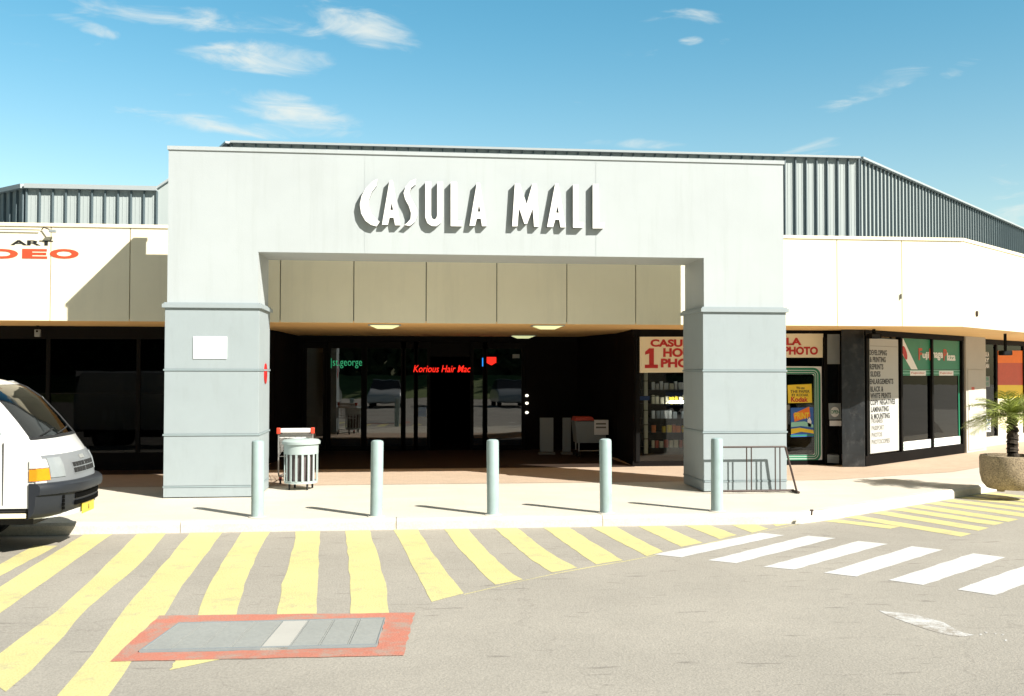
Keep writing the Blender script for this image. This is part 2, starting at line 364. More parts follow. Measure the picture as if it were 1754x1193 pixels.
def copy_tree(o, parent=None):
    c = o.copy(); col.objects.link(c); c.parent = parent
    for ch in list(o.children): copy_tree(ch, c)
    return c
def text_mb(body, origin, u, v, w, h, n, depth=.004, bold=.02, shear=0, space=1.0, font=None):
    """lettering fitted to a w x h box with its lower left at origin, standing proud along n"""
    cu = bpy.data.curves.new('t', 'FONT'); cu.body = body; cu.size = 1; cu.offset = bold; cu.extrude = .5; cu.shear = shear
    cu.space_character = space; cu.resolution_u = 4
    o = bpy.data.objects.new('t', cu); col.objects.link(o)
    dg = bpy.context.evaluated_depsgraph_get(); me = bpy.data.meshes.new_from_object(o.evaluated_get(dg))
    xs = [q.co.x for q in me.vertices]; ys = [q.co.y for q in me.vertices]
    x0, x1, y0, y1 = min(xs), max(xs), min(ys), max(ys)
    origin = Vector(origin); u = Vector(u).normalized(); v = Vector(v).normalized(); n = Vector(n).normalized()
    mb = MB(); mb.add([origin + u * ((q.co.x - x0) / (x1 - x0) * w) + v * ((q.co.y - y0) / (y1 - y0) * h) + n * ((q.co.z + .5) * depth) for q in me.vertices],
                      [tuple(p.vertices) for p in me.polygons])
    bpy.data.objects.remove(o); bpy.data.curves.remove(cu); bpy.data.meshes.remove(me)
    return mb
def text_px(body, pl, bl, br, tl, depth=.004, bold=.02, **k):
    a, b, c = pl.pt(*bl), pl.pt(*br), pl.pt(*tl)
    h = (c.z - a.z); d = b - a
    return text_mb(body, a, Vector((d.x, d.y, 0)), (0, 0, 1), Vector((d.x, d.y, 0)).length, h, pl.n, depth, bold, **k)
def slab_px(pl, pts, th=.02):
    return MB().prism([pl.pt(*p) for p in pts], pl.n * th)
def rrect(pl, l, z, w, h, r, seg=6, scale=None):
    out = []
    for cx, cz, a0 in ((l + w - r, z + h - r, 0), (l + r, z + h - r, 90), (l + r, z + r, 180), (l + w - r, z + r, 270)):
        for k in range(seg + 1):
            t = R(a0 + 90 * k / seg); out.append(pl.at(cx + r * math.cos(t), cz + r * math.sin(t)))
    return out

RZ = -0.12     # road level
# ------------------------------------------------------------------ the ground
g = MB(); g.add([(-150, -150, RZ), (150, -150, RZ), (150, 150, RZ), (-150, 150, RZ)], [(0, 1, 2, 3)])
struct(g.build('road', 'asphalt'))
K1 = Vector((-30, -2.14, 0)); K2 = Vector((7.75, -2.14, 0)); K3 = Vector((8.15, -1.93, 0)); K4 = onZ(1600, 845, 0); K5 = K4 + (K4 - K3).normalized() * 14
kw = .16
def offs(p, q, d):
    t = (q - p).normalized(); return Vector((-t.y, t.x, 0)) * d
line = [K1, K2, K3, K4, K5]; inner = []
for i, p in enumerate(line):
    a = line[max(i-1, 0)]; b = line[min(i+1, len(line)-1)]
    inner.append(p + offs(a, b, kw))
inner = [Vector((p.x, p.y, 0)) for p in inner]
kb = MB()
for i in range(len(line)-1):
    p, q, r_, s_ = line[i], line[i+1], inner[i+1], inner[i]
    L = (q - p).length; n = max(1, round(L / 2.4))
    for k in range(n):
        a, b = k / n, (k + 1) / n; e = .004 / max(L, .01); e1_ = e if k else 0; e2_ = e if k < n - 1 else 0
        pa, pb, ia, ib = p.lerp(q, a + e1_), p.lerp(q, b - e2_), s_.lerp(r_, a + e1_), s_.lerp(r_, b - e2_)
        ch = (ia - pa).normalized() * .03
        z0, z1 = RZ - .1, .004
        v = [pa + Vector((0,0,z0)), pb + Vector((0,0,z0)), ib + Vector((0,0,z0)), ia + Vector((0,0,z0)),
             pa + Vector((0,0,z1-.03)), pb + Vector((0,0,z1-.03)), ib + Vector((0,0,z1)), ia + Vector((0,0,z1)), pa + ch + Vector((0,0,z1)), pb + ch + Vector((0,0,z1))]
        kb.add(v, [(0,3,2,1), (0,1,5,4), (4,5,9,8), (8,9,6,7), (1,2,6,9,5), (0,4,8,7,3), (2,3,7,6)])
struct(kb.build('kerb', 'kerb'))
pv = MB(); pv.add(inner + [Vector((40, 12, 0)), Vector((40, 14, 0)), Vector((-30, 14, 0))], [tuple(range(len(inner) + 3))])
# give it a body so it is a real slab
struct(pv.build('pavement', 'concrete'))
PV0 = 1.3
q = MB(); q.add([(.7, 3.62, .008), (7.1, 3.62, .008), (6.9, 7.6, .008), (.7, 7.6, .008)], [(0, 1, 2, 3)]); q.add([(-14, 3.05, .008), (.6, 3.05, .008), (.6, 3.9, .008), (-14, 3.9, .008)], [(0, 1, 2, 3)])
struct(q.build('floor_shade_sheet', 'floor_shade'))  # dark sheet over the shaded paving, its shade put into the colour
cp = MB(); cp.add([(-30, PV0, .004), (9.6, PV0, .004), (12.2, 2.3, .004), (18, 6.8, .004), (18, 12, .004), (-30, 12, .004)], [(0, 1, 2, 3, 4, 5)])
struct(cp.build('canopy_paving', 'pavers'))

# ------------------------------------------------------------------ road markings
def flat(polys, z):
    mb = MB()
    for P in polys:
        pts = [onZ(x, y, z) for x, y in P]; mb.add(pts, [tuple(range(len(pts)))])
    return mb
def strip(left, right, z):
    """stripe from two edge polylines, with a hand-painted wobble"""
    mb = MB(); L = [onZ(x, y, z) for x, y in left]; Rr = [onZ(x, y, z) for x, y in right]
    def resample(P, n):
        d = [0]
        for i in range(1, len(P)): d.append(d[-1] + (P[i] - P[i-1]).length)
        out = []
        for k in range(n + 1):
            t = d[-1] * k / n; i = 0
            while i < len(P) - 2 and d[i+1] < t: i += 1
            out.append(P[i].lerp(P[i+1], (t - d[i]) / max(1e-6, d[i+1] - d[i])))
        return out
    n = 14; L = resample(L, n); Rr = resample(Rr, n)
    vs = []
    for a, b in zip(L, Rr):
        w = (b - a).normalized(); j = random.uniform(-.008, .008); k = random.uniform(-.008, .008)
        vs += [a + w * j, b + w * k]
    mb.add(vs, [(2*i, 2*i+1, 2*i+3, 2*i+2) for i in range(n)]); return mb
MZ = RZ + .002
S = [
 ([(58, 935), (22, 955), (-60, 1000)], [(100, 935), (22, 975), (-60, 1020)]),
 ([(145, 915), (22, 991), (-60, 1045)], [(193, 915), (140, 952), (22, 1035), (-60, 1092)]),
 ([(236, 913), (175, 975), (100, 1046), (22, 1103), (-40, 1150)], [(286, 912), (241, 965), (143, 1048), (100, 1101), (50, 1151), (10, 1185)]),
 ([(328.6, 909), (281, 965), (243, 1010), (198, 1061), (165.6, 1111), (115, 1170), (95, 1193)], [(382, 909), (346, 960), (311, 1005), (281, 1056), (226, 1133), (200, 1170), (183, 1193)]),
 ([(417.5, 908), (381, 965), (351, 1015), (339, 1057)], [(464, 908), (436, 960), (416, 1010), (405, 1057)]),
 ([(303, 1127), (291, 1148)], [(396, 1124), (380, 1129)]),
 ([(508, 907), (497, 960), (482, 1005), (474, 1060)], [(548, 906), (546, 960), (543, 1010), (541, 1060)]),
 ([(591, 906), (597, 960), (600, 1010), (601, 1060)], [(632, 906), (650, 960), (661, 1005), (668, 1060)]),
 ([(673, 904), (695, 945), (715, 985), (740, 1031)], [(712.5, 904), (740, 945), (768, 985), (795, 1016.5)]),
 ([(758, 903), (788, 943), (823, 978), (848, 1002)], [(798, 903), (833, 943), (880, 985), (895, 993)]),
 ([(843, 902), (870, 925), (905, 955), (945, 981)], [(881, 901), (925, 935), (955, 955), (988, 973)]),
 ([(923, 898), (960, 925), (1021, 967)], [(966, 898), (1010, 926), (1066, 960)]),
 ([(1003, 897), (1050, 923), (1108, 953)], [(1044, 896), (1090, 921), (1136, 945)]),
 ([(1082, 896), (1167, 937)], [(1122, 895), (1203, 930)]),
 ([(1162, 895), (1233, 924)], [(1200, 894), (1262, 917)]),
 ([(1240, 894), (1288, 913)], [(1278, 893), (1316, 906)]),
 ([(1314, 892), (1330, 902)], [(1345, 892), (1356, 897)])]
yl = MB()
def merge(a, b): a.add(b.v, b.f)
for L_, R_ in S: merge(yl, strip(L_, R_, MZ))
merge(yl, strip([(795, 1018), (945, 983), (1110, 954), (1250, 922), (1385, 894)], [(795, 1019), (945, 984), (1110, 954.8), (1250, 922.6), (1385, 894.4)], MZ - .001))
for x0, y0, x1, y1, w in [(1405, 892, 1525, 904, 4), (1440, 885, 1646, 917, 5), (1475, 876, 1676, 907, 5), (1505, 870, 1702, 898, 4.5), (1535, 865, 1727, 892, 4.5),
                          (1560, 859, 1754, 884, 4), (1590, 855, 1800, 880, 3.6), (1615, 850.5, 1850, 876, 3.2), (1640, 847, 1850, 869, 2.8), (1665, 844, 1850, 862, 2.4)]:
    merge(yl, strip([(x0, y0), (x1, y1 + w/2)], [(x0 + 14, y0 - w*.8), (x1 + 18, y1 - w/2)], MZ))
merge(yl, strip([(1390, 896), (1500, 872), (1620, 849)], [(1390, 895), (1500, 871), (1620, 848)], MZ - .001))
struct(yl.build('yellow_hatching', 'pyellow'))
zb = MB()
for P in [((1119.5, 950), (1167, 955), (1343, 917), (1303, 913)), ((1213, 960), (1261, 965), (1430.5, 922), (1384, 918)), ((1308.5, 971), (1360, 976), (1520, 932), (1470, 927)),
          ((1412, 981.5), (1467, 988), (1615, 942), (1563, 936)), ((1522, 994), (1583, 1002.6), (1723, 955), (1666, 948)), ((1639, 1010), (1704, 1020), (1850, 966), (1790, 957)),
          ((1765, 1027), (1840, 1037), (1990, 980), (1920, 972))]:
    merge(zb, strip([P[0], P[3]], [P[1], P[2]], MZ + .001))
struct(zb.build('zebra_crossing', 'pwhite'))
sc = MB(); pts = [(1505, 1046), (1520, 1048), (1545, 1050), (1572, 1054), (1595, 1060), (1618, 1067), (1636, 1078), (1650, 1084), (1669, 1088), (1645, 1091), (1625, 1088), (1600, 1082), (1575, 1074), (1552, 1066), (1535, 1060), (1520, 1054)]
sc = flat([pts], MZ)
for x, y, s in ((1690, 1083, 4), (1705, 1085, 3), (1718, 1087, 3), (1723, 1097, 3), (1680, 1087, 3)):
    merge(sc, flat([[(x - s, y), (x, y + s*.5), (x + s, y), (x, y - s*.5)]], MZ))
struct(sc.build('worn_white_marking', 'pscuff'))
# red painted border round the service covers
def qd(a, b, c, d): return [a, b, c, d]
O = [(273.5, 1054.7), (710, 1049.7), (691, 1123), (188, 1133.5)]; I = [(306, 1070.7), (660, 1062), (645, 1109), (238, 1119)]
rd = MB()
for i in range(4):
    j = (i + 1) % 4; merge(rd, strip([O[i], O[j]], [I[i], I[j]], MZ + .002))
struct(rd.build('red_painted_border', 'pred'))

# service covers in the road
Gc = [onZ(x, y, RZ) for x, y in ((306, 1070.7), (660, 1062), (645, 1109), (238, 1119))]
ctr = sum(Gc, Vector()) / 4
cov = thing('drain_cover', 'grey steel access covers set in the road inside a red painted border', 'drain cover', (ctr.x, ctr.y, RZ))
def gp(s, t, z=0):   # bilinear inside the cover; s along, t toward camera
    top = Gc[0].lerp(Gc[1], s); bot = Gc[3].lerp(Gc[2], s); p = top.lerp(bot, t); return Vector((p.x, p.y, RZ + z))
for s0, s1, nm in ((.0, .50, 'cover_plate'), (.625, 1.0, 'cover_plate')):
    n = 4 if s0 == 0 else 3
    mb = MB()
    for k in range(n):
        a = s0 + (s1 - s0) * k / n; b = s0 + (s1 - s0) * (k + 1) / n
        mb.prism([gp(a + .006, .02, .002), gp(b - .006, .02, .002), gp(b - .006, .98, .002), gp(a + .006, .98, .002)], (0, 0, .012))
        mb.prism([gp(a - .004, .02, .001), gp(a + .003, .02, .001), gp(a + .003, .98, .001), gp(a - .004, .98, .001)], (0, 0, .011))
    mb.build(nm, 'grate', cov)
MB().prism([gp(.505, .0, .001), gp(.62, .0, .001), gp(.62, 1, .001), gp(.505, 1, .001)], (0, 0, .012)).build('concrete_strip', 'pier', cov)
fr = MB()
for a, b, c, d in ((0, 0, 1, .03), (0, .97, 1, 1), (0, .03, .008, .97), (.996, .03, 1, .97)):
    fr.prism([gp(a, b, .0015), gp(c, b, .0015), gp(c, d, .0015), gp(a, d, .0015)], (0, 0, .016))
fr.build('frame', 'greycab', cov)
sb = MB(); sb.prism([gp(0, 0, -.01), gp(1, 0, -.01), gp(1, 1, -.01), gp(0, 1, -.01)], (0, 0, .0105)); sb.build('recess_base', 'textgrey' if 0 else 'greycab', cov)

# ------------------------------------------------------------------ entrance portal
PW, PH, PD = 8.395, 4.635, .95
XA, XB, ZO = 1.17, 7.245, 3.248
z1, z2, z3, z4 = 2.521, 1.678, .825, .147
po = thing('entrance_portal', 'pale grey green portal framing the mall entrance, with two square pillars', 'entrance portal', (PW/2, PD/2, 0))
def ush(top, y0, y1): return [(0, y0, z1 + .03), (XA, y0, z1 + .03), (XA, y0, ZO), (XB, y0, ZO), (XB, y0, z1 + .03), (PW, y0, z1 + .03), (PW, y0, top), (0, y0, top)]
bb = MB(); bb.prism(ush(PH - .05, 0, 0), (0, .14, 0)); bb.prism(ush(PH - .24, .14, 0), (0, PD - .14, 0))
bb.box((0, .14, PH - .24), (.18, PD, PH - .05)); bb.box((PW - .18, .14, PH - .24), (PW, PD, PH - .05))
bb.build('beam', 'portal', po)
cb = MB(); cb.box((-.015, -.018, PH - .05), (PW + .015, .16, PH)); cb.box((-.015, .16, PH - .05), (.19, PD + .01, PH)); cb.box((PW - .19, .16, PH - .05), (PW + .015, PD + .01, PH))
cb.build('coping', 'portal', po)
# faint sheet joints of the beam
for px in (625, 1021):
    x = onY(px, 350, 0).x; jb = MB(); jb.box((x - .002, -.003, ZO + .01), (x + .002, .001, PH - .06)); jb.build('sheet_joint', 'portal', po)
for x0, x1 in ((0, XA), (XB, PW)):
    e = .022; p = MB(); p.box((x0, 0, .01), (x1, PD, z1)); pil = p.build('pillar', 'trim', po)
    for a, b in ((0.0, z4), (z4, z3), (z3, z2), (z2, z1)):
        q = MB(); q.box((x0 - e, -e, a + .012), (x1 + e, PD + e, b - .012)); q.build('cladding_panel', 'cladding', pil, bevel=.004)
    for zz, dd, hh in ((z1, .055, .05), (z2, .034, .022), (z3, .034, .022), (z4, .028, .018)):
        q = MB(); q.box((x0 - dd, -dd, zz - hh/2), (x1 + dd, PD + dd, zz + hh/2))
        if zz == z1: q.box((x0 - dd + .02, -dd + .02, zz + hh/2), (x1 + dd - .02, PD + dd - .02, zz + hh/2 + .02))
        q.build('band_trim', 'trim' if zz != z1 else 'cladding', pil)

pl = onY(331, 615, -.022); pr = onY(389, 577, -.022)
t = MB(); t.box((pl.x, -.034, pl.z), (pr.x, -.022, pr.z)); tag(t.build('wall_plate', 'white', None, (pl.x, -.022, pl.z), bevel=.003), 'blank white rectangular plate fixed high on the left pillar', 'sign plate')
t = MB()
cy = Vector((XA + .023, .55, 1.63)); disc = [cy + Vector((-.02, .13 * math.cos(a), .14 * math.sin(a))) for a in [2*math.pi*k/28 for k in range(28)]]
t.prism(disc, (.03, 0, 0)); ds = thing('round_sign', 'round red disc seen edge on at the inner side of the left pillar', 'sign', (cy.x, cy.y, cy.z))
t.build('disc', 'red', ds)
q = MB(); A_ = onY(447, 700, 2.3); B_ = onY(457, 700, 2.3); q.box((A_.x - .1, 2.3, .005), (B_.x, 2.42, 2.405))
tag(q.build('slim_post', 'cladding', None, (B_.x, 2.3, 0), bevel=.004), 'slim pale post seen just past the inner edge of the left pillar', 'post')

# ------------------------------------------------------------------ CASULA MALL letters
ZX, ZYY, SC = 560.0, 280.0, 3.373
LET = {
 'C': ([(292, 90), (262, 106), (226, 143), (200, 190), (190, 238), (198, 290), (222, 332), (255, 356), (287, 364), (305, 338), (284, 322), (258, 292), (243, 250), (243, 208), (258, 166), (286, 130)], None),
 'A': ([(362, 98), (380, 98), (424, 358), (394, 358), (385, 314), (362, 314), (352, 355), (318, 355)], [(373, 228), (383, 270), (366, 270)]),
 'S': ([(514, 90), (482, 103), (456, 133), (443, 172), (452, 208), (474, 248), (486, 288), (483, 322), (462, 346), (447, 356), (478, 362), (508, 338), (522, 302), (520, 265), (502, 228), (482, 194), (476, 168), (487, 140), (512, 122)], None),
 'U': ([(568, 106), (602, 106), (602, 300), (607, 318), (620, 326), (632, 318), (637, 300), (637, 108), (670, 108), (670, 310), (658, 345), (632, 363), (605, 362), (580, 345), (568, 312)], None),
 'L': ([(715, 108), (751, 108), (752, 330), (784, 332), (780, 364), (715, 363)], None),
 'A2': ([(866, 113), (883, 113), (924, 363), (896, 363), (889, 320), (866, 320), (856, 361), (824, 361)], [(878, 240), (888, 280), (871, 280)]),
 'M': ([(1086, 116), (1114, 116), (1154, 236), (1188, 116), (1212, 118), (1225, 366), (1197, 366), (1189, 262), (1157, 350), (1141, 350), (1110, 258), (1101, 364), (1070, 364)], None),
 'A3': ([(1319, 118), (1337, 118), (1380, 370), (1350, 370), (1342, 326), (1319, 326), (1307, 368), (1272, 367)], [(1331, 246), (1341, 286), (1324, 286)]),
 'L2': ([(1422, 122), (1454, 122), (1455, 340), (1484, 341), (1480, 373), (1422, 372)], None),
 'L3': ([(1536, 120), (1570, 120), (1572, 342), (1605, 344), (1600, 376), (1536, 376)], None)}
ms = thing('mall_sign', 'raised white deco letters spelling the mall name across the portal beam', 'sign', onY(820, 360, 0))
def poly_hole(out, hole, ya, yb, y0=None):
    bm = bmesh.new()
    def lp(P): 
        vs = [bm.verts.new(v) for v in P]; return [bm.edges.new((vs[i], vs[(i+1) % len(vs)])) for i in range(len(vs))]
    conv = lambda p: onY(ZX + p[0] / SC, ZYY + p[1] / SC, -.085)
    e = lp([conv(p) for p in out])
    if hole: e += lp([conv(p) for p in hole])
    r = bmesh.ops.triangle_fill(bm, edges=e, use_beauty=True)
    fs = [x for x in r['geom'] if isinstance(x, bmesh.types.BMFace)]
    ex = bmesh.ops.extrude_face_region(bm, geom=fs)
    bmesh.ops.translate(bm, vec=(0, yb - ya, 0), verts=[x for x in ex['geom'] if isinstance(x, bmesh.types.BMVert)])
    if y0 is not None:      # returns: set a hair inside the face outline and start behind it
        for v in bm.verts:
            if abs(v.co.y - ya) < 1e-6: v.co.y = y0
    bm.verts.index_update(); mb = MB(); mb.add([v.co.copy() for v in bm.verts], [tuple(v.index for v in f.verts) for f in bm.faces]); bm.free(); return mb
for k, (o_, h_) in LET.items():
    lt = poly_hole(o_, h_, -.085, -.066).build('letter', 'letter', ms)
    poly_hole(o_, h_, -.085, -.001, -.066).build('letter_shade_return', 'return', lt)

# ------------------------------------------------------------------ mall building: fascia, soffit, walls, roof screens
FY, FB, FT = 1.9, 2.41, 3.86
mall = thing('mall_building', 'long low shopping mall with cream panel fascia and ribbed blue steel roof screens', 'shopping mall', (4, 9, 0))
fx = 12.17; fdir = Vector((math.cos(R(40)), math.sin(R(40)), 0)); fend = Vector((fx, FY, 0)) + fdir * 12
xs = []
for px in (-148, -14, 86, 222, 350, 480, 606, 730, 851, 971, 1089, 1204, 1320, 1434, 1545):
    xs.append(onY(px, 500, FY).x)
xs = [-14] + xs + [fx]
gp_ = .007
for a, b in zip(xs[:-1], xs[1:]):
    m_ = MB(); 
    if b == fx: m_.prism([(a + gp_, FY, FB), (b, FY, FB), (b - .02, FY + .06, FB), (a + gp_, FY + .06, FB)], (0, 0, FT - FB - .05))
    else: m_.box((a + gp_, FY, FB), (b - gp_, FY + .06, FT - .05))
    m_.build('fascia_panel', 'fascia', mall)
C0 = Vector((fx, FY, 0)); nn = Vector((-fdir.y, fdir.x, 0))
d0 = 0.0
for k in range(5):
    a = C0 + fdir * (d0 + (gp_ if k else 0)); b = C0 + fdir * (d0 + 2.2 - gp_); d0 += 2.2
    MB().prism([a + Vector((0, 0, FB)), b + Vector((0, 0, FB)), b + nn * .06 + Vector((0, 0, FB)), a + nn * .06 + Vector((0, 0, FB))], (0, 0, FT - FB - .05)).build('fascia_panel', 'fascia', mall)
bk = MB(); bk.box((-14, FY + .062, FB + .03), (fx - .03, FY + .2, FT - .06)); bk.prism([C0 + nn * .062 + fdir * .02 + Vector((0, 0, FB + .03)), C0 + fdir * 11 + nn * .062 + Vector((0, 0, FB + .03)), C0 + fdir * 11 + nn * .2 + Vector((0, 0, FB + .03)), C0 + nn * .2 + fdir * .02 + Vector((0, 0, FB + .03))], (0, 0, FT - FB - .1))
bk.build('fascia_backing', 'joint', mall)
cpg = MB(); cpg.box((-14, FY - .02, FT - .05), (fx, FY + .3, FT)); cpg.prism([C0 + nn * 0 - nn * .02 + Vector((0, 0, FT - .049)), C0 + fdir * 11 - nn * .02 + Vector((0, 0, FT - .049)), C0 + fdir * 11 + nn * .3 + Vector((0, 0, FT - .049)), C0 + nn * .3 + Vector((0, 0, FT - .049))], (0, 0, .05))
cpg.build('coping', 'fascia', mall)
roof = MB(); roof.prism([(-14, FY + .2, 3.5), (fx, FY + .2, 3.5), (fx + 9, FY + 8, 3.5), (fx + 9, 40, 3.5), (-14, 40, 3.5)], (0, 0, .1)); roof.build('roof', 'steel_dark', mall)
sof = MB(); sof.prism([(-14, FY + .002, FB + .004), (fx - .002, FY + .002, FB + .004), tuple((C0 + fdir * 11 + nn * .004 + Vector((0, 0, FB + .004)))), (21.5, 16, FB + .004), (-14, 16, FB + .004)], (0, 0, .025))
sof.build('soffit', 'soffit', mall)

# ribbed roof screens
def screen(pts, z0, z1, sp=.213, ch=.05):
    sh = MB(); rb = MB(); cpb = MB(); sd_ = MB()
    for a, b in zip(pts[:-1], pts[1:]):
        a = Vector((*a, 0)); b = Vector((*b, 0)); u = (b - a).normalized(); n = Vector((u.y, -u.x, 0)); L = (b - a).length
        sh.prism([a + Vector((0, 0, z0)), b + Vector((0, 0, z0)), b - n * .05 + Vector((0, 0, z0)), a - n * .05 + Vector((0, 0, z0))], (0, 0, z1 - z0))
        k = int(L / sp)
        for i in range(k + 1):
            c = a + u * (i * sp + .02) + n * .024 + Vector((0, 0, z0)); rb.obox(c, u, .022, .046, z1 - z0 - .002)
            for m_ in (.33, .66):
                if i < k: c2 = a + u * ((i + m_) * sp + .02) + n * .003 + Vector((0, 0, z0)); sd_.obox(c2, u, .012, .004, z1 - z0 - .003)
        cpb.prism([a + n * .105 + Vector((0, 0, z1)), b + n * .105 + Vector((0, 0, z1)), b - n * .08 + Vector((0, 0, z1)), a - n * .08 + Vector((0, 0, z1))], (0, 0, ch))
    s0 = sh.build('roof_screen', 'steel', mall); rb.build('standing_seams', 'steel_dark', s0); sd_.build('sheet_ridges', 'steel', s0); cpb.build('cap_flashing', 'cap', s0)
a0 = onY(45, 325, 4.0); a1 = onY(270, 333, 4.0)
screen([(a0.x - 3.2, 4.0 + 2.9), (a0.x, 4.0), (a1.x, 4.0)], 3.6, 4.74, ch=.075)
q = MB(); q.prism([(a1.x, 4.0, 3.6), (a1.x + .9, 4.0, 3.6), (a1.x + .9, 4.0, 5.45), (a1.x, 4.0, 4.80)], (0, .05, 0)); sq = q.build('roof_screen', 'steel', mall)
q = MB(); q.prism([(a1.x, 3.93, 4.78), (a1.x + .9, 3.93, 5.43), (a1.x + .9, 3.93, 5.47), (a1.x, 3.93, 4.82)], (0, .12, 0)); q.build('cap_flashing', 'cap', sq)
b0 = onY(396, 246, 5.0); b1 = onY(1470, 274, 5.0); rr = onY(1470, 272, 5).z
screen([(b0.x - .55, 6.3), (b0.x, 5.0), (b1.x, 5.0), (b1.x + 12.6, 5 + 12.0)], 3.6, 5.82, .213, ch=.04)

# shop walls ---------------------------------------------------------------
def wallseg(a, b, z0, z1, m, name, par, th=.1):
    P = Plane(a, b); A = P.at(0, z0); B = P.at((Vector((*b, 0)) - Vector((*a, 0))).length, z0)
    return MB().prism([A, B, B - P.n * th, A - P.n * th], (0, 0, z1 - z0)).build(name, m, par)
# left shop: dark tinted shopfront
LS = thing('dark_shop', 'very dark tinted shopfront under the canopy left of the portal', 'shop front', (-3, 3.9, 0))
LY = 3.76
P0 = Plane((-12, LY), (1, LY))
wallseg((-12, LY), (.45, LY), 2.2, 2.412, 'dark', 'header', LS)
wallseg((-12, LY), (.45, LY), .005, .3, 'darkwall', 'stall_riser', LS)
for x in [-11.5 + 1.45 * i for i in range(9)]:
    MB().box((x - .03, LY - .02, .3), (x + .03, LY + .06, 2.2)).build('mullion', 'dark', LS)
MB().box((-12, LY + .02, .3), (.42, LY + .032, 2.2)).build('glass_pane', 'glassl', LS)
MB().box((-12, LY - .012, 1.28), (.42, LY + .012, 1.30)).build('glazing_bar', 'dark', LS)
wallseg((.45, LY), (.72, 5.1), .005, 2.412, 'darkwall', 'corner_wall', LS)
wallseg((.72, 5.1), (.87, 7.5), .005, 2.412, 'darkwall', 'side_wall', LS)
# reddish interior door with notices behind left glass
dr = thing('interior_door', 'dim reddish timber door with small notices behind the dark left shopfront', 'door', (-1.6, 5.2, 0))
q = MB()
for px0, px1 in ((174, 180), (202, 212)):
    A = onY(px0, 680, 5.0); B = onY(px1, 680, 5.0); q.box((A.x, 5.0, .01), (B.x, 5.08, 1.45))
A = onY(174, 680, 5.0); B = onY(212, 680, 5.0); q.box((A.x, 5.0, 1.45), (B.x, 5.08, 1.52)); q.build('frame', 'wood', dr)
q = MB(); q.box((A.x + .06, 5.02, .01), (B.x - .1, 5.05, 1.44)); q.build('leaf', 'brownwall', dr)
for px0 in (175, 188, 203):
    a = onY(px0, 722, 4.97); b = onY(px0 + 8, 704, 4.97); q = MB(); q.box((a.x, 4.97, a.z), (b.x, 4.985, b.z)); q.build('notice', 'greycab', dr)
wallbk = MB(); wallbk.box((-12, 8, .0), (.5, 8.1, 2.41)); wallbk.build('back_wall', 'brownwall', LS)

# entrance: glass doors at the back of the recess
EY = 7.5
EN = thing('mall_entrance', 'dark glazed mall entrance with automatic sliding doors deep under the canopy', 'entrance', (4, EY, 0))
wallseg((.8, EY), (6.75, EY), 2.30, 2.412, 'dark', 'header', EN)
panes = [(525, 553), (566, 618), (628, 689), (692, 710), (714, 731), (811, 829), (832, 893)]
for a, b in panes:
    A = onY(a, 773, EY).x; B = onY(b, 773, EY).x
    f_ = MB(); f_.ring([(A - .07, EY - .03, .02), (B + .07, EY - .03, .02), (B + .07, EY - .03, 2.29), (A - .07, EY - .03, 2.29)],
                       [(A, EY - .03, .12), (B, EY - .03, .12), (B, EY - .03, 2.15), (A, EY - .03, 2.15)], (0, .06, 0)); d_ = f_.build('door_leaf', 'dark', EN)
    q = MB(); q.box((A, EY - .006, .12), (B, EY + .006, 2.15)); q.build('pane', 'glassd', d_)
def XE(px): return onY(px, 700, EY).x
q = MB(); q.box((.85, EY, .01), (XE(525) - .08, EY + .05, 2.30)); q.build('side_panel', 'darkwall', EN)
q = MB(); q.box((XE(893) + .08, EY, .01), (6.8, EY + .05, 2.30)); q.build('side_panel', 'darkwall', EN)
q = MB(); q.box((XE(731) + .08, EY + .02, 1.98), (XE(811) - .08, EY + .05, 2.29)); q.build('transom', 'dark', EN)
# interior of the mall seen darkly
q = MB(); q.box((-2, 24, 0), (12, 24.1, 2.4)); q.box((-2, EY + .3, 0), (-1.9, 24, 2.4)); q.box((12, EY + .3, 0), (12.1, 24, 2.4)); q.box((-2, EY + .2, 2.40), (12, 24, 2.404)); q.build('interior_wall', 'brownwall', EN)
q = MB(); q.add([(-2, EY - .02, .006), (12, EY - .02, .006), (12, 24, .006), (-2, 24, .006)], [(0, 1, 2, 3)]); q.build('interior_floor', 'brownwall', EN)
# sticker on glass
a = onY(716, 714, EY - .04); b = onY(730, 698, EY - .04); q = MB(); q.box((a.x, EY - .012, a.z), (b.x, EY - .008, b.z)); tag(q.build('door_sticker', 'paleblue', None, (a.x, EY - .012, a.z)), 'small pale blue notice stuck on the dark entrance glass beside the sliding door opening', 'notice')
# neon signs hanging inside
NY = EY - .07; PN = Plane((0, NY), (1, NY))
tag(text_px('|st.george', PN, (567, 631), (620, 633), (567, 614), bold=-.01).build('neon_sign', 'neong', None, PN.pt(590, 620)), 'dim green lit bank lettering inside the entrance, leftmost of the glowing signs', 'sign')
tag(text_px('Korious Hair Mac', PN, (708, 638), (806, 639), (708, 626), bold=.005, shear=.25).build('neon_sign', 'neonr', None, PN.pt(756, 632)), 'red neon lettering glowing inside the entrance above the sliding doors', 'sign')
q = MB(); A = PN.pt(834, 622); B = PN.pt(850, 612); q.box((A.x, NY, A.z), (B.x, NY + .03, B.z)); q.prism([Vector((A.x, NY, A.z)), Vector((A.x + .1, NY, A.z - .05)), Vector((A.x + .18, NY, A.z))], (0, .03, 0)); tag(q.build('neon_sign', 'neonr', None, A), 'small red glowing block sign inside the entrance right of the red lettering', 'sign')
q = MB(); A = PN.pt(826, 628); q.box((A.x, NY, A.z), (A.x + .02, NY + .02, A.z + .18)); tag(q.build('neon_sign', 'neonb', None, A), 'thin upright blue neon mark between the red signs inside the entrance', 'sign')
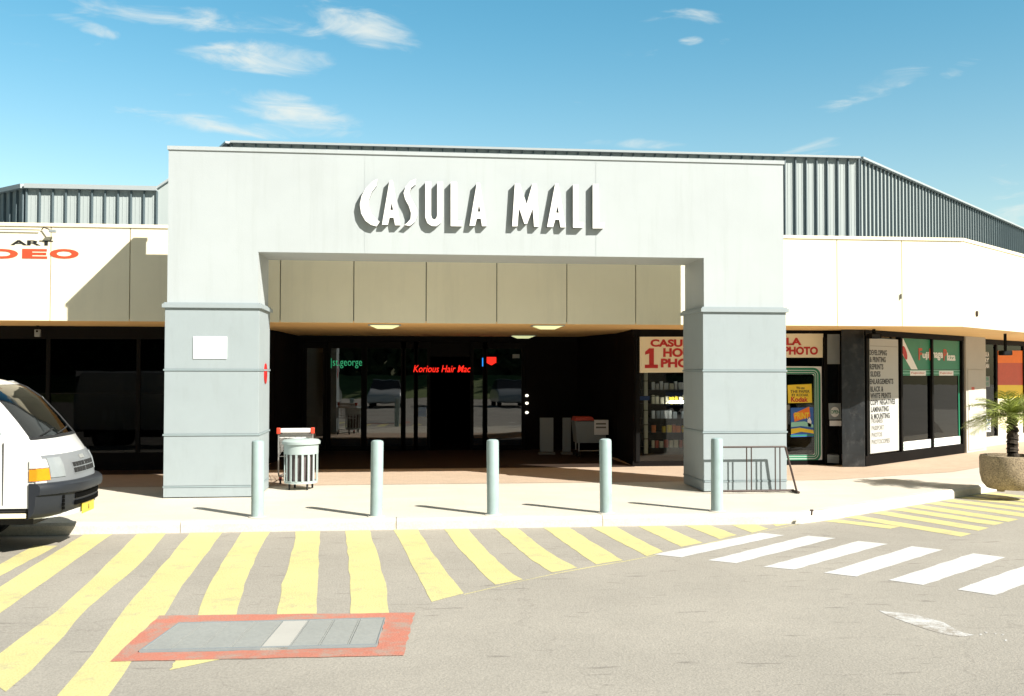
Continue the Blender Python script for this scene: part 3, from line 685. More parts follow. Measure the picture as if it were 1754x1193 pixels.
q = MB(); A = PN.pt(878, 614); B = PN.pt(890, 607); q.box((A.x, NY, A.z), (B.x, NY + .02, B.z)); tag(q.build('hanging_sign', 'greycab', None, A), 'small dull green hanging sign inside the entrance, rightmost of the interior signs', 'sign')
for i, py in enumerate((678, 691, 707)):
    c = onY(902.5, py, EY - .06); q = MB(); q.lathe((c.x, c.y, c.z - .03), [(.004, 0), (.03, .01), (.036, .03), (.03, .05), (.004, .06)], 12)
    tag(q.build('wall_bulb', 'spot', None, (c.x, c.y, c.z), smooth=True), ('small glowing round bulb on the dark entrance wall, %s of the three' % ('topmost', 'middle one', 'lowest')[i]), 'light', 'small bulbs on the entrance wall')

# right side of the recess and the photo shop
RS = thing('photo_shop', 'dark tiled corner shopfront with signs and product window right of the entrance', 'shop', (10, 3.6, 0))
SY = 3.70
wallseg((6.75, EY), (7.16, 5.4), .005, 2.412, 'darkwall', 'side_wall', RS)
wallseg((7.16, 5.4), (7.10, SY), .005, 2.412, 'darkwall', 'side_wall', RS)
PS = Plane((0, SY), (1, SY))
X = lambda px, Y=SY: onY(px, 700, Y).x
Zr = lambda py, Y=SY, px=1250: onY(px, py, Y).z
wallseg((7.08, SY - .01), (X(1441), SY - .01), 2.29, 2.412, 'dark', 'header', RS, .14)
wallseg((7.08, SY), (X(1412), SY), .005, .09, 'darkwall', 'stall_riser', RS)
for px in (1092, 1211, 1320, 1412):
    q = MB(); q.box((X(px) - .035, SY - .03, .09), (X(px) + .035, SY + .05, 2.29)); q.build('mullion', 'dark', RS)
q = MB(); q.box((7.1, SY + .015, .09), (X(1412), SY + .027, 2.29)); q.build('glass_pane', 'glass', RS)
# sign cream left
q = slab_px(PS, [(1091, 639), (1330, 637), (1330, 577), (1091, 577.5)], .03)
s1 = thing('photo_sign', 'cream sign with red photo lettering above the product window, left of the right pillar', 'sign', PS.pt(1200, 639))
q.build('board', 'sign_cream', s1)
P1 = PS.off(.032)
text_px('CASULA', P1, (1114, 594.5), (1196, 593.5), (1114, 581.5), bold=.045).build('lettering', 'red', s1)
text_px('HOUR', P1, (1136, 612), (1200, 612), (1136, 596.5), bold=.045).build('lettering', 'red', s1)
text_px('PHOTO', P1, (1132, 630), (1214, 630), (1132, 614.5), bold=.045).build('lettering', 'red', s1)
d1 = MB()
for poly in ([(1112, 597), (1120, 597), (1120, 626), (1112, 626)], [(1104.5, 625), (1127, 625), (1127, 631), (1104.5, 631)], [(1105, 603), (1112, 597), (1112, 606), (1105, 608)]):
    d1.prism([P1.pt(*p) for p in poly], P1.n * .004)
d1.build('numeral', 'red', s1)
# sign cream right
q = slab_px(PS, [(1336, 613), (1408, 613), (1409, 572), (1336, 572)], .03)
s2 = thing('photo_sign', 'cream sign with red photo lettering just right of the right pillar', 'sign', PS.pt(1372, 613))
q.build('board', 'sign_cream', s2)
text_px('CASULA', P1, (1290, 591.5), (1373, 591.5), (1290, 578.5), bold=.045).build('lettering', 'red', s2)
text_px('PHOTO', P1, (1343, 608), (1401, 608), (1343, 594), bold=.045).build('lettering', 'red', s2)
# white post + shelves of products behind the glass
q = MB(); q.box((X(1103, SY + .15), SY + .12, .2), (X(1109, SY + .15), SY + .17, 1.75)); tag(q.build('display_post', 'sign_cream', None, (X(1106, SY), SY + .12, .2)), 'slim cream upright post behind the product window glass', 'post')
sh = thing('shelf_rack', 'dark shelves of small photo goods behind the product window', 'shelves', (X(1150), SY + .45, .2))
q = MB(); q.box((7.2, SY + .75, .2), (X(1330, SY), SY + .78, 2.2)); q.build('back_panel', 'darkwall', sh)
rows = [668, 692, 717, 741, 767]; rng = random.Random(3)
pal = {'film_box': ['yellowp', 'orangep'], }
mm = [('sign_cream', 'white'), ('yellowp', 'sign_cream'), ('white', 'greycab'), ('yellowp', 'orangep'), ('redorange', 'sign_cream')]
for ri, py in enumerate(rows):
    Yb = SY + .35; zt = onY(1150, py, Yb).z
    q = MB(); q.box((7.25, SY + .28, zt - .02), (X(1300, SY), SY + .7, zt)); q.build('shelf', 'dark', sh)
    x = X(1116, Yb)
    while x < X(1215, Yb):
        w = rng.uniform(.045, .085); h = rng.uniform(.11, .165)
        if rng.random() < .95:
            k = rng.choice(mm[ri]); q = MB(); q.box((x, Yb - .03, zt), (x + w, Yb + .04, zt + h)); q.box((x + w*.12, Yb - .0315, zt + h*.25), (x + w*.88, Yb - .0302, zt + h*.6))
            tag(q.build('product_box', k, None, (x + w/2, Yb, zt), bevel=.003),
                '%s boxes on the %s shelf of the product window' % (('small cream', 'yellow film', 'white and grey', 'yellow and orange', 'red and cream')[ri], ('top', 'second', 'middle', 'fourth', 'bottom')[ri]), 'box', 'goods on %s shelf of the product window' % ('top', 'second', 'middle', 'fourth', 'bottom')[ri])
        x += w + rng.uniform(.01, .035)
q = MB(); c = onY(1146, 689, SY + .22); c2 = onY(1190, 686, SY + .22); q.tube([(c.x, c.y, c.z), (c2.x, c.y, c.z)], .018, 10)
tag(q.build('fluorescent_tube', 'tube', None, (c.x, c.y, c.z)), 'glowing white fluorescent tube among the shelves of the product window', 'lamp')
q = MB(); a = onY(1094, 686, SY + .08); b = onY(1112, 679, SY + .08); q.box((a.x, SY + .06, a.z), (b.x, SY + .065, b.z)); tag(q.build('blue_sticker', 'blue', None, (a.x, SY + .06, a.z)), 'small blue sticker by the cream post inside the product window', 'sticker')
for a_, b_ in ((7.2, SY + 1.6),):
    q = MB(); q.box((7.15, SY + 2.2, .01), (13, SY + 2.25, 2.4)); q.build('interior_wall', 'brownwall', RS)
for py in (653, 679, 703, 728, 752, 778):   # security grille bars
    q = MB(); z = Zr(py, SY + .1, 1130); q.box((7.15, SY + .09, z - .006), (X(1214), SY + .102, z + .006)); q.build('grille_bar', 'dark', RS)

# window with green rounded frame
wf = thing('framed_window_graphic', 'white window surround with rounded green stripes right of the right pillar', 'window graphic', PS.pt(1370, 793))
PG = PS.off(-.012)
lx0, lx1 = X(1262), X(1408); zb_, zt_ = PS.pt(1380, 793).z, PS.pt(1380, 628).z
w_, h_ = lx1 - lx0, zt_ - zb_
def ringp(pl_, i0, i1, r0, m, nm, par, th=.003):
    o_ = rrect(pl_, lx0 + i0, zb_ + i0, w_ - 2*i0, h_ - 2*i0, max(.02, r0 - i0)); n_ = rrect(pl_, lx0 + i1, zb_ + i1, w_ - 2*i1, h_ - 2*i1, max(.02, r0 - i1))
    MB().ring(o_, n_, pl_.n * th).build(nm, m, par)
o_ = rrect(PG, lx0, zb_, w_, h_, .012); n_ = rrect(PG, lx0 + .14, zb_ + .14, w_ - .28, h_ - .28, .05); MB().ring(o_, n_, PG.n * .004).build('surround', 'white', wf)
PG2 = PG.off(.005)
for i0, i1 in ((.022, .065), (.077, .105), (.115, .138)): ringp(PG2, i0, i1, .16, 'green', 'stripe', wf)
# posters behind that window
p1 = thing('yellow_poster', 'yellow poster with red lettering in the green framed window', 'poster', PS.off(-.006).pt(1370, 690)); PP = PS.off(-.010)
slab_px(PP, [(1350, 691), (1391, 690), (1390, 658), (1349, 660)], .003).build('sheet', 'yellowp', p1)
PP2 = PP.off(.004)
text_px('Kodak', PP2, (1355, 689), (1384, 688.5), (1355, 680), bold=.03, depth=.002).build('lettering', 'red', p1)
text_px('We use', PP2, (1364, 667), (1378, 667), (1364, 662.5), bold=.01, depth=.002).build('lettering', 'blackp', p1)
text_px('THE PAPER', PP2, (1354, 673.5), (1387, 673), (1354, 668.5), bold=.01, depth=.002).build('lettering', 'blackp', p1)
text_px('BY KODAK', PP2, (1356, 679.3), (1385, 679), (1356, 674.8), bold=.01, depth=.002).build('lettering', 'blackp', p1)
p2 = thing('blue_poster', 'blue holiday poster with orange and yellow swooshes under the yellow poster', 'poster', PP.pt(1374, 748))
slab_px(PP, [(1355, 749), (1394, 748), (1393, 698), (1354, 699)], .003).build('sheet', 'blue', p2)
slab_px(PP2, [(1359, 709), (1386, 697), (1388, 714), (1361, 723)], .002).build('banner', 'orangep', p2)
text_px('PRINT', PP2.off(.003), (1361, 718), (1386, 712), (1361, 707), bold=.03, depth=.002).build('lettering', 'yellowp', p2)
slab_px(PP2, [(1355, 735), (1370, 733), (1393, 737), (1394, 743), (1372, 740), (1355, 744)], .002).build('swoosh', 'yellowp', p2)
slab_px(PP2, [(1355, 724), (1378, 722), (1393, 728), (1393, 733), (1372, 730), (1355, 732)], .002).build('swoosh', 'palegreen', p2)
slab_px(PP2, [(1383, 720), (1387, 715), (1390, 722), (1389, 732), (1384, 731)], .002).build('figure_shape', 'white', p2)
slab_px(PP2, [(1354, 748), (1394, 746.5), (1394, 744), (1354, 746)], .002).build('swoosh', 'green', p2)
tg = thing('door_handle_bar', 'small pale device on the window edge beside the blue poster', 'fitting', PP.pt(1350, 720))
slab_px(PP, [(1345, 702), (1352, 702), (1352, 694), (1345, 694)], .01).build('head', 'textgrey', tg); slab_px(PP, [(1346.5, 735), (1348.5, 735), (1348.5, 702), (1346.5, 702)], .01).build('stem', 'textgrey', tg)

# shop door (1412-1440)
dY = SY - .1; PD_ = Plane((0, dY), (1, dY))
sd2 = thing('shop_door', 'narrow dark shop door between the green framed window and black tiled column', 'door', PD_.pt(1426, 803))
A, B = X(1414, dY), X(1441, dY)
MB().ring([(A, dY, .01), (B, dY, .01), (B, dY, 2.3), (A, dY, 2.3)], [(A + .045, dY, .15), (B - .045, dY, .15), (B - .045, dY, 2.22), (A + .045, dY, 2.22)], (0, .05, 0)).build('frame', 'dark', sd2)
MB().box((A + .045, dY + .02, .15), (B - .045, dY + .03, 2.22)).build('pane', 'glass', sd2)
slab_px(PD_, [(1417, 793), (1437, 794), (1437, 780), (1417, 779)], .004).build('kick_plate', 'greycab', sd2)
slab_px(PD_, [(1417, 624), (1438, 624), (1438, 573), (1417, 573)], .012).build('transom_panel', 'greycab', sd2)
pn = thing('door_notice', 'teal and white notice hung on the narrow shop door', 'notice', PD_.pt(1430, 730)); PDo = PD_.off(.004)
slab_px(PDo, [(1420, 719), (1441, 719), (1440, 691), (1419, 691)], .004).build('sheet', 'palegreen' if 0 else 'greycab', pn)
slab_px(PDo.off(.005), [(1421, 730), (1441, 730), (1441, 721), (1421, 721)], .003).build('lower_strip', 'white', pn)
c = PDo.off(.005); cc = c.pt(1430, 706)
MB().prism([cc + Vector((.08 * math.cos(t), 0, .09 * math.sin(t))) for t in [2*math.pi*k/20 for k in range(20)]], (0, -.003, 0)).build('emblem', 'white', pn)
text_px('OPEN', c.off(.004), (1423, 709), (1438, 709), (1423, 703), bold=.02, depth=.002).build('lettering', 'green', pn)

# black tiled column
cA = onZ(1441, 803, 0); cB = onZ(1481, 803.5, 0)
q = MB(); CYc = 3.25; cax = X(1442, CYc); cbx = X(1481, CYc); q.prism([(cax, CYc, .005), (cbx, CYc, .005), (cbx + .25, CYc + .5, .005), (X(1442, SY + .1), SY + .1, .005)], (0, 0, 2.405))
tag(q.build('tiled_column', 'tile', None, (cax, CYc, 0), bevel=.006), 'glossy black tiled column at the corner of the photo shop', 'column')

# oblique shop window wall
OA = (cbx + .01, 3.30); th = R(38); OB = (OA[0] + 5 * math.cos(th), OA[1] + 5 * math.sin(th)); PO = Plane(OA, OB)
OW = thing('photo_shop', 'angled shop window wall with list sign and green photo banner', 'shop front', (12.5, 4.2, 0))
def lo(px, pl_=PO): p = pl_.pt(px, 700); return (p - pl_.a).dot(pl_.u)
def obar(l0, l1, z0, z1, m, nm, par, pl_=PO, front=.0, th_=.06):
    A = pl_.at(l0, z0) + pl_.n * front; B = pl_.at(l1, z0) + pl_.n * front
    return MB().prism([A, B, B - pl_.n * th_, A - pl_.n * th_], (0, 0, z1 - z0)).build(nm, m, par)
LE = lo(1649)
obar(0, LE, .005, .19, 'darkwall', 'stall_riser', OW, front=.03, th_=.12)
obar(0, LE, 2.315, 2.412, 'dark', 'header', OW, front=.04, th_=.14)
for px in (1484, 1543, 1596, 1648): l = lo(px); obar(l - .035, l + .035, .19, 2.315, 'dark', 'mullion', OW, front=.03, th_=.1)
obar(.02, LE, .19, 2.315, 'glasso', 'glass_pane', OW, front=-.02, th_=.012)
obar(.02, LE, .1, 2.3, 'brownwall', 'inner_back', OW, front=-1.6, th_=.05)
# list sign
ls = thing('service_list_sign', 'tall white sign listing photo services in condensed black letters', 'sign', PO.pt(1510, 790)); Pl = PO.off(.002)
lp_ = lo(1489); lq_ = lo(1538)
MB().prism([Pl.at(lp_, .22), Pl.at(lq_, .22), Pl.at(lq_, 2.27), Pl.at(lp_, 2.27)], Pl.n * .012).build('board', 'listwhite', ls)
Pt = PO.off(.0145)
MB().prism([Pt.at(lp_ + .02, 2.13), Pt.at(lq_ - .03, 2.13), Pt.at(lq_ - .03, 2.137), Pt.at(lp_ + .02, 2.137)], Pt.n * .002).build('rule', 'textgrey', ls)
items = [('DEVELOPING', 1489, 1519, 604, 1), ('& PRINTING', 1490, 1517, 616, 0), ('REPRINTS', 1490, 1513, 628.5, 0), ('SLIDES', 1491, 1508, 641, 1), ('ENLARGEMENTS', 1490, 1530, 654, 1),
         ('BLACK &', 1491, 1513, 667, 1), ('WHITE PRINTS', 1491, 1526, 678.5, 0), ('COPY NEGATIVES', 1491, 1533, 690, 1), ('LAMINATING', 1492, 1522, 702, 1), ('& MOUNTING', 1492, 1524, 714, 0)]
for s_, xa, xb, yc, bul in items:
    text_px(s_, Pt, (xa, yc + 4.8), (xb, yc + 4.8), (xa, yc - 4.8), bold=.03, space=1.08, depth=.002).build('lettering', 'blackp', ls)
    if bul: 
        c = Pt.pt(xa - 4, yc); MB().prism([c + Pt.u * (.014 * math.cos(t)) + Vector((0, 0, .016 * math.sin(t))) for t in [2*math.pi*k/10 for k in range(10)]], Pt.n * .002).build('bullet', 'blackp', ls)
for s_, xa, xb, yc in [('FRAMES', 1493, 1512, 722), ('PASSPORT', 1493, 1514, 734), ('PHOTOS', 1493, 1511, 746), ('PHOTOCOPIES', 1493, 1524, 758)]:
    text_px(s_, Pt, (xa, yc + 3.8), (xb, yc + 3.8), (xa, yc - 4.0), bold=.025, depth=.002).build('lettering', 'textgrey', ls)
# green banner window
gb = thing('photo_banner', 'green photo plaza banner with white diagonal stripe across the top of angled windows', 'sign', PO.pt(1595, 650)); Pg = PO.off(-.012)
la, lb = lo(1546) + .0, lo(1645)
def opoly(pl_, pts, th_=.004): return MB().prism([pl_.at(l, z) for l, z in pts], pl_.n * th_)
zt0, zt1, zt2 = 2.305, 1.72, 1.60
opoly(Pg, [(la, zt1), (lb, zt1), (lb, zt0), (la, zt0)]).build('banner', 'green', gb)
Pg2 = Pg.off(.005)
opoly(Pg2, [(la, 2.28), (la + .06, 2.30), (la + .68, zt1), (la + .40, zt1), (la, 2.02)], .002).build('diagonal_stripe', 'white', gb)
cc = Pg2.off(.003).at(la + .12, 2.03); u_ = (PO.u * .6 + Vector((0, 0, -.8))); v_ = (PO.u * .8 + Vector((0, 0, .6)))
MB().prism([cc + u_ * (.15 * math.cos(t)) + v_ * (.075 * math.sin(t)) for t in [2*math.pi*k/20 for k in range(20)]], PO.n * .002).build('emblem', 'red', gb)
Pg3 = Pg.off(.006)
def ltxt(s_, l0, l1, z0, z1_, m, par, bold=.03): 
    text_mb(s_, Pg3.at(l0, z0), Pg3.u, (0, 0, 1), l1 - l0, z1_ - z0, Pg3.n, .003, bold).build('lettering', m, par)
ln = lb - la
for s_, a, b, m_, zz in [('F', .27, .33, 'redorange', 2.13), ('uji', .335, .445, 'white', 2.06), ('I', .45, .475, 'redorange', 2.13), ('mage', .48, .69, 'white', 2.06), ('P', .70, .76, 'redorange', 2.13), ('laza', .765, .92, 'white', 2.06)]:
    ltxt(s_, la + a * ln, la + b * ln, 1.90, zz, m_, gb)
opoly(Pg, [(la, 1.60), (lb, 1.60), (lb, 1.70), (la, 1.70)]).build('border_band', 'green', gb)
opoly(Pg2, [(la, 1.642), (lb - .02, 1.642), (lb - .02, 1.655), (la, 1.655)], .002).build('border_line', 'palegreen', gb)
opoly(Pg2, [(la, 1.70), (lb - .0, 1.70), (lb, 1.71), (la, 1.71)], .002).build('border_line', 'palegreen', gb)
opoly(Pg, [(lb - .065, .34), (lb - .02, .34), (lb - .02, 1.60), (lb - .065, 1.60)]).build('border_band', 'green', gb)
opoly(Pg, [(la, .20), (lb, .20), (lb, .36), (la, .36)]).build('lower_band', 'white', gb)
for z in (.24, .30): opoly(Pg2, [(la, z), (lb, z), (lb, z + .016), (la, z + .016)], .002).build('border_line', 'palegreen', gb)
for a in (.13, .62):
    opoly(Pg2, [(la + a*ln, 1.60), (la + (a + .26)*ln, 1.60), (la + (a + .26)*ln, 1.695), (la + a*ln, 1.695)], .003).build('label_plate', 'white', gb)
    text_mb('Fujicolor', Pg.off(.009).at(la + (a + .02)*ln, 1.625), PO.u, (0, 0, 1), .22*ln, .045, PO.n, .002, .0).build('lettering', 'redorange', gb)

# pale rendered pier with meter box
pA, pB = lo(1651), lo(1685)
pr_ = thing('rendered_pier', 'pale rendered wall pier with a flush meter cabinet beside the angled windows', 'wall', PO.at((pA + pB) / 2, 0))
obar(pA, pB, .005, 2.412, 'pier', 'pier_body', pr_, front=.05, th_=.5)
Pp = PO.off(.05)
mb_ = opoly(Pp, [(pA + .08, .05), (pB - .14, .05), (pB - .14, 1.72), (pA + .08, 1.72)], .012).build('cabinet_door', 'pier', pr_, bevel=.004)
opoly(Pp.off(.012), [(pA + .25, 1.30), (pA + .40, 1.30), (pA + .40, 1.36), (pA + .25, 1.36)], .003).build('warning_label', 'redorange', mb_)
for l in (pA + .1, pB - .17): opoly(Pp.off(.012), [(l, .88), (l + .015, .88), (l + .015, .98), (l, .98)], .01).build('hinge', 'dark', mb_)
# far shop with banners
PF = PO.off(-.35)
fs = thing('poster_shop', 'dark shopfront with bright orange and yellow posters at the far right', 'shop front', PF.at(pB + 1.5, 0))
obar(pB, pB + 6, .005, .22, 'pier', 'stall_riser', fs, PF, .03, .12)
obar(pB, pB + 6, 2.3, 2.412, 'dark', 'header', fs, PF, .03, .12)
obar(pB, pB + 6, .22, 2.3, 'glass', 'glass_pane', fs, PF, .0, .012)
obar(pB, pB + 6, .02, 2.41, 'brownwall', 'inner_back', fs, PF, -1.2, .05)
def lf(px): return lo(px, PF)
for px in (1706, 1753): obar(lf(px) - .04, lf(px) + .04, .22, 2.3, 'dark', 'mullion', fs, PF, .03, .08)
def poster(px0, px1, y0, y1, m, nm, lab, txt=None, tm=None, pl_=None):
    pl_ = pl_ or PF.off(.004); o = thing(nm, lab, 'poster' if 'poster' in nm or 'banner' in nm else 'sign', pl_.pt((px0+px1)/2, y1))
    slab_px(pl_, [(px0, y1), (px1, y1), (px1, y0), (px0, y0)], .004).build('sheet', m, o)
    if txt:
        n_ = len(txt)
        for i, s_ in enumerate(txt):
            ya = y0 + (y1 - y0) * (i + .15) / n_; yb = y0 + (y1 - y0) * (i + .85) / n_
            text_px(s_, pl_.off(.005), (px0 + 1.5, yb), (px1 - 1.5, yb), (px0 + 1.5, ya), bold=.01, depth=.002).build('lettering', tm, o)
    return o
tn = thing('window_lettering', 'pale lettering on dark glass just right of the rendered pier', 'sign', PF.pt(1690, 630))
for s_, y in (('CASULA', 607), ('DRY', 617), ('CLEAN', 627)):
    text_px(s_, PF.off(.004), (1682, y + 4), (1694, y + 4), (1682, y - 4), bold=.02, depth=.002).build('lettering', 'white', tn)
poster(1682, 1695, 645, 663, 'greycab', 'window_sign', 'small pale grey sign hung on the dark glass right of the pier', ['OPEN', '7 DAYS'], 'green')
poster(1687, 1697, 714, 740, 'white', 'window_sign', 'small white notice with purple writing low on the far right window', ['SALE', 'NOW', 'ON'], 'blue')
poster(1709, 1752, 601, 622, 'orangep', 'banner', 'orange banner at the top of the far right shop window')
poster(1709, 1752, 622, 660, 'redorange', 'banner', 'red banner below the orange one in the far right shop window')
poster(1709, 1752, 660, 683, 'yellowp', 'banner', 'yellow banner with red text under the red banner at far right')
poster(1709, 1752, 683, 775, 'sign_cream', 'poster', 'tall pale poster low in the far right window behind the palm')

# soffit lights
def soffit_light(px, py, lab):
    c = onZ(px, py, FB); o = thing('soffit_light', lab, 'ceiling light', (c.x, c.y, FB), 'lights under the canopy soffit')
    q = MB(); q.box((c.x - .26, c.y - .16, FB - .012), (c.x + .26, c.y + .16, FB + .002)); q.build('frame', 'cap', o)
    q = MB(); a = [(c.x - .235, c.y - .14, FB - .012), (c.x + .235, c.y - .14, FB - .012), (c.x + .235, c.y + .14, FB - .012), (c.x - .235, c.y + .14, FB - .012)]
    b = [(c.x - .12, c.y - .07, FB - .06), (c.x + .12, c.y - .07, FB - .06), (c.x + .12, c.y + .07, FB - .06), (c.x - .12, c.y + .07, FB - .06)]
    q.add(a + b, [(0,1,2,3), (7,6,5,4), (0,4,5,1), (1,5,6,2), (2,6,7,3), (3,7,4,0)]); q.build('diffuser', 'light', o, bevel=.01)
soffit_light(659, 557, 'square pale glowing light in the soffit, leftmost of the three under the canopy')
soffit_light(938, 558, 'square pale glowing light in the soffit near the fascia, right of the other front one')
soffit_light(896, 575, 'square pale glowing light in the soffit deepest in, above the entrance')
def downlight(px, py, Y, lab):
    c = onY(px, py, Y); o = thing('wall_spotlight', lab, 'spotlight', (c.x, c.y, FB), 'dark spotlights under the canopy')
    q = MB(); q.box((c.x - .1, c.y - .08, c.z - .045), (c.x + .1, c.y + .08, c.z + .045)); q.build('housing', 'dark', o, bevel=.012)
    q = MB(); q.box((c.x - .02, c.y - .02, c.z + .045), (c.x + .02, c.y + .02, FB)); q.build('stem', 'dark', o)
    q = MB(); q.box((c.x - .07, c.y - .09, c.z - .035), (c.x + .07, c.y - .081, c.z + .03)); q.build('lens', 'tile', o)
downlight(1497, 576, 3.0, 'dark box spotlight hanging above the service list sign')
downlight(1722, 605, 4.6, 'dark box spotlight hanging above the orange banner at far right')
c = onY(65, 570, 3.6); o = thing('emergency_light', 'small pale emergency light hanging from the soffit at the far left', 'light', (c.x, 3.6, FB))
q = MB(); q.box((c.x - .045, 3.56, c.z - .07), (c.x + .045, 3.62, c.z + .05)); q.build('housing', 'greycab', o, bevel=.01)
q = MB(); q.box((c.x - .02, 3.58, c.z + .05), (c.x + .02, 3.60, FB)); q.build('stem', 'dark', o)
q = MB(); q.prism([(c.x + .018 * math.cos(t), 3.556, c.z + .02 + .018 * math.sin(t)) for t in [2*math.pi*k/12 for k in range(12)]], (0, -.004, 0)); q.build('lens', 'dark', o)

# ------------------------------------------------------------------ left fascia: lettering, spotlight bracket
PFa = Plane((0, FY), (1, FY)).off(.003)
vs_ = thing('video_shop_lettering', 'black and red painted shop lettering on the cream fascia at far left', 'sign', PFa.pt(60, 444))
text_px('ART', PFa, (18, 420), (91, 421), (18, 411.5), bold=.03).build('lettering', 'blackp', vs_)
for s_, a, b in (('D', -16, 31), ('E', 38, 81), ('O', 85, 135)):
    text_px(s_, PFa, (a, 443), (b, 443), (a, 426.5), bold=.05).build('lettering', 'redorange', vs_)
bl = thing('sign_spotlight', 'small floodlight on a thin arm near the top of the left fascia', 'spotlight', PFa.pt(75, 397))
q = MB(); a = PFa.pt(-40, 393); b = PFa.pt(70, 395); q.tube([(a.x, FY - .04, a.z), (b.x, FY - .04, b.z)], .008, 8); q.build('conduit', 'textgrey', bl)
a = PFa.pt(72, 394); b = PFa.pt(98, 397); q = MB(); q.tube([(a.x, FY - .02, a.z), (a.x + .04, FY - .05, a.z + .03), (b.x - .06, FY - .10, b.z + .01)], .009, 8); q.build('arm', 'rust', bl)
q = MB(); q.obox((b.x - .03, FY - .11, b.z - .03), (1, .1, 0), .10, .05, .045); q.build('lamp_head', 'greycab', bl, bevel=.01)
pj = MB(); a = PFa.pt(86, 458); b = PFa.pt(45, 458); c = PFa.pt(-10, 511)
# rust mark and small fixing on right fascia
q = MB(); c = PFa.pt(1672, 537); Pc = Plane((fx, FY), (fx + fdir.x, FY + fdir.y)).off(.002); c = Pc.pt(1672, 537)
q.prism([c + Pc.u * .035 * math.cos(t) + Vector((0, 0, .05 * math.sin(t) + .01 * math.cos(2*t))) for t in [2*math.pi*k/12 for k in range(12)]], Pc.n * .03); tag(q.build('wall_fitting', 'rust', None, c, bevel=.004), 'small rusty round fitting on the right end of the cream fascia', 'fitting')
c = PFa.pt(1543, 508); q = MB(); q.box((c.x - .006, FY - .03, c.z - .04), (c.x + .006, FY - .001, c.z + .04)); tag(q.build('wall_hook', 'textgrey', None, c), 'tiny upright hook on the joint of the right fascia', 'fitting')

# ------------------------------------------------------------------ bollards
bases = [(441, 886), (644.5, 885), (844.5, 882), (1038, 879), (1228, 876)]
b0 = onZ(*bases[0], 0); r_ = .071
labs = ['pale blue green bollard in front of the left pillar', 'pale blue green bollard just right of the shopping trolley', 'pale blue green bollard standing before the middle of the entrance',
        'pale blue green bollard before the red trolley and right of the centre one', 'pale blue green bollard in front of the right pillar and bicycle rack']
bo = thing('bollard', labs[0], 'bollard', (b0.x, b0.y, 0), 'steel bollards along the kerb')
q = MB(); q.lathe((b0.x, b0.y, 0), [(r_, 0), (r_, .84), (r_ - .006, .862), (r_ - .03, .872), (.002, .875)], 36); q.build('post', 'bollard', bo, smooth=True)
q = MB(); q.lathe((b0.x, b0.y, 0), [(r_ + .03, .004), (r_ + .026, .008), (r_ + .001, .010)], 36); q.build('grout_ring', 'kerb', bo, smooth=True)
for (px, py), lb_ in zip(bases[1:], labs[1:]):
    c = copy_tree(bo); p = onZ(px, py, 0); c.location = (p.x, p.y, 0); c['label'] = lb_; c.rotation_euler = (random.uniform(-.008, .008), random.uniform(-.008, .008), random.uniform(0, 6))

c = onZ(1390, 883, 0); q = MB(); q.tube([(c.x, c.y, .0), (c.x + .006, c.y, .055)], .011, 8); q.box((c.x - .014, c.y - .012, .05), (c.x + .02, c.y + .012, .066))
tag(q.build('kerb_peg', 'rust', None, (c.x, c.y, 0)), 'short rusty peg sticking up at the corner of the kerb', 'peg')

# ------------------------------------------------------------------ trolley and litter bin
def trolley(lab, back=False):
    """built at the origin, handle toward -Y, basket toward +Y"""
    t = thing('shopping_trolley', lab, 'shopping trolley')
    W0, W1, L = .25, .19, .72
    q = MB()
    zb0, zb1, zt = .50, .56, .86
    def pt(s, f, z): w = W0 + (W1 - W0) * f; return Vector((s * w, f * L, z))
    for k in range(9):     # side wires
        f = k / 8
        for s in (-1, 1): q.tube([pt(s, f, zb0 + (zb1 - zb0) * f), pt(s, f, zt)], .004, 5)
    for k in range(7):
        s = -1 + 2 * k / 6
        q.tube([pt(s, 0, zb0), pt(s, 1, zb1)], .004, 5); q.tube([pt(s, 0, zb0), pt(s, 0, zt)], .004, 5); q.tube([pt(s, 1, zb1), pt(s, 1, zt)], .004, 5)
    for j in range(5):
        z = [zb0 + (zt - zb0) * j / 4, zb1 + (zt - zb1) * j / 4]
        q.tube([pt(-1, 0, z[0]), pt(-1, 1, z[1])], .004, 5); q.tube([pt(1, 0, z[0]), pt(1, 1, z[1])], .004, 5)
        q.tube([pt(-1, 0, z[0]), pt(1, 0, z[0])], .004, 5); q.tube([pt(-1, 1, z[1]), pt(1, 1, z[1])], .004, 5)
    q.build('basket', 'chrome', t)
    q = MB()
    for s in (-1, 1):
        q.tube([(s*.25, -.06, .97), (s*.25, -.02, .80), (s*.25, .05, .22), (s*.24, .10, .14), (s*.17, .66, .13)], .012, 8)
    q.tube([(-.24, .10, .14), (.24, .10, .14)], .012, 8); q.tube([(-.17, .66, .13), (.17, .66, .13)], .012, 8)
    q.build('chassis', 'chrome', t)
    q = MB(); q.box((-.225, -.085, .915), (.225, -.04, 1.0)); h = q.build('handle', 'trolley_white', t, bevel=.02)
    for s in (-1, 1):
        q = MB(); q.box((s*.25 - .03, -.095, .90), (s*.25 + .03, -.025, 1.01)); q.build('handle_end', 'trolred', h, bevel=.012)
    q = MB(); q.box((-.235, .0, .82), (.235, .014, .90)); q.build('child_seat_flap', 'trolley_white', t, bevel=.005)
    for x, y in ((-.22, .12), (.22, .12), (-.16, .64), (.16, .64)):
        q = MB(); cc = Vector((x, y, .052)); q.prism([cc + Vector((-.014, .05 * math.cos(a), .05 * math.sin(a))) for a in [2*math.pi*k/16 for k in range(16)]], (.028, 0, 0))
        w = q.build('castor', 'blackrub', t, bevel=.004)
        q = MB(); q.box((x - .022, y - .02, .055), (x + .022, y + .02, .125)); q.build('fork', 'trolred' if y < .3 else 'chrome', w, bevel=.004)
    return t
tA = onZ(497, 833, 0)
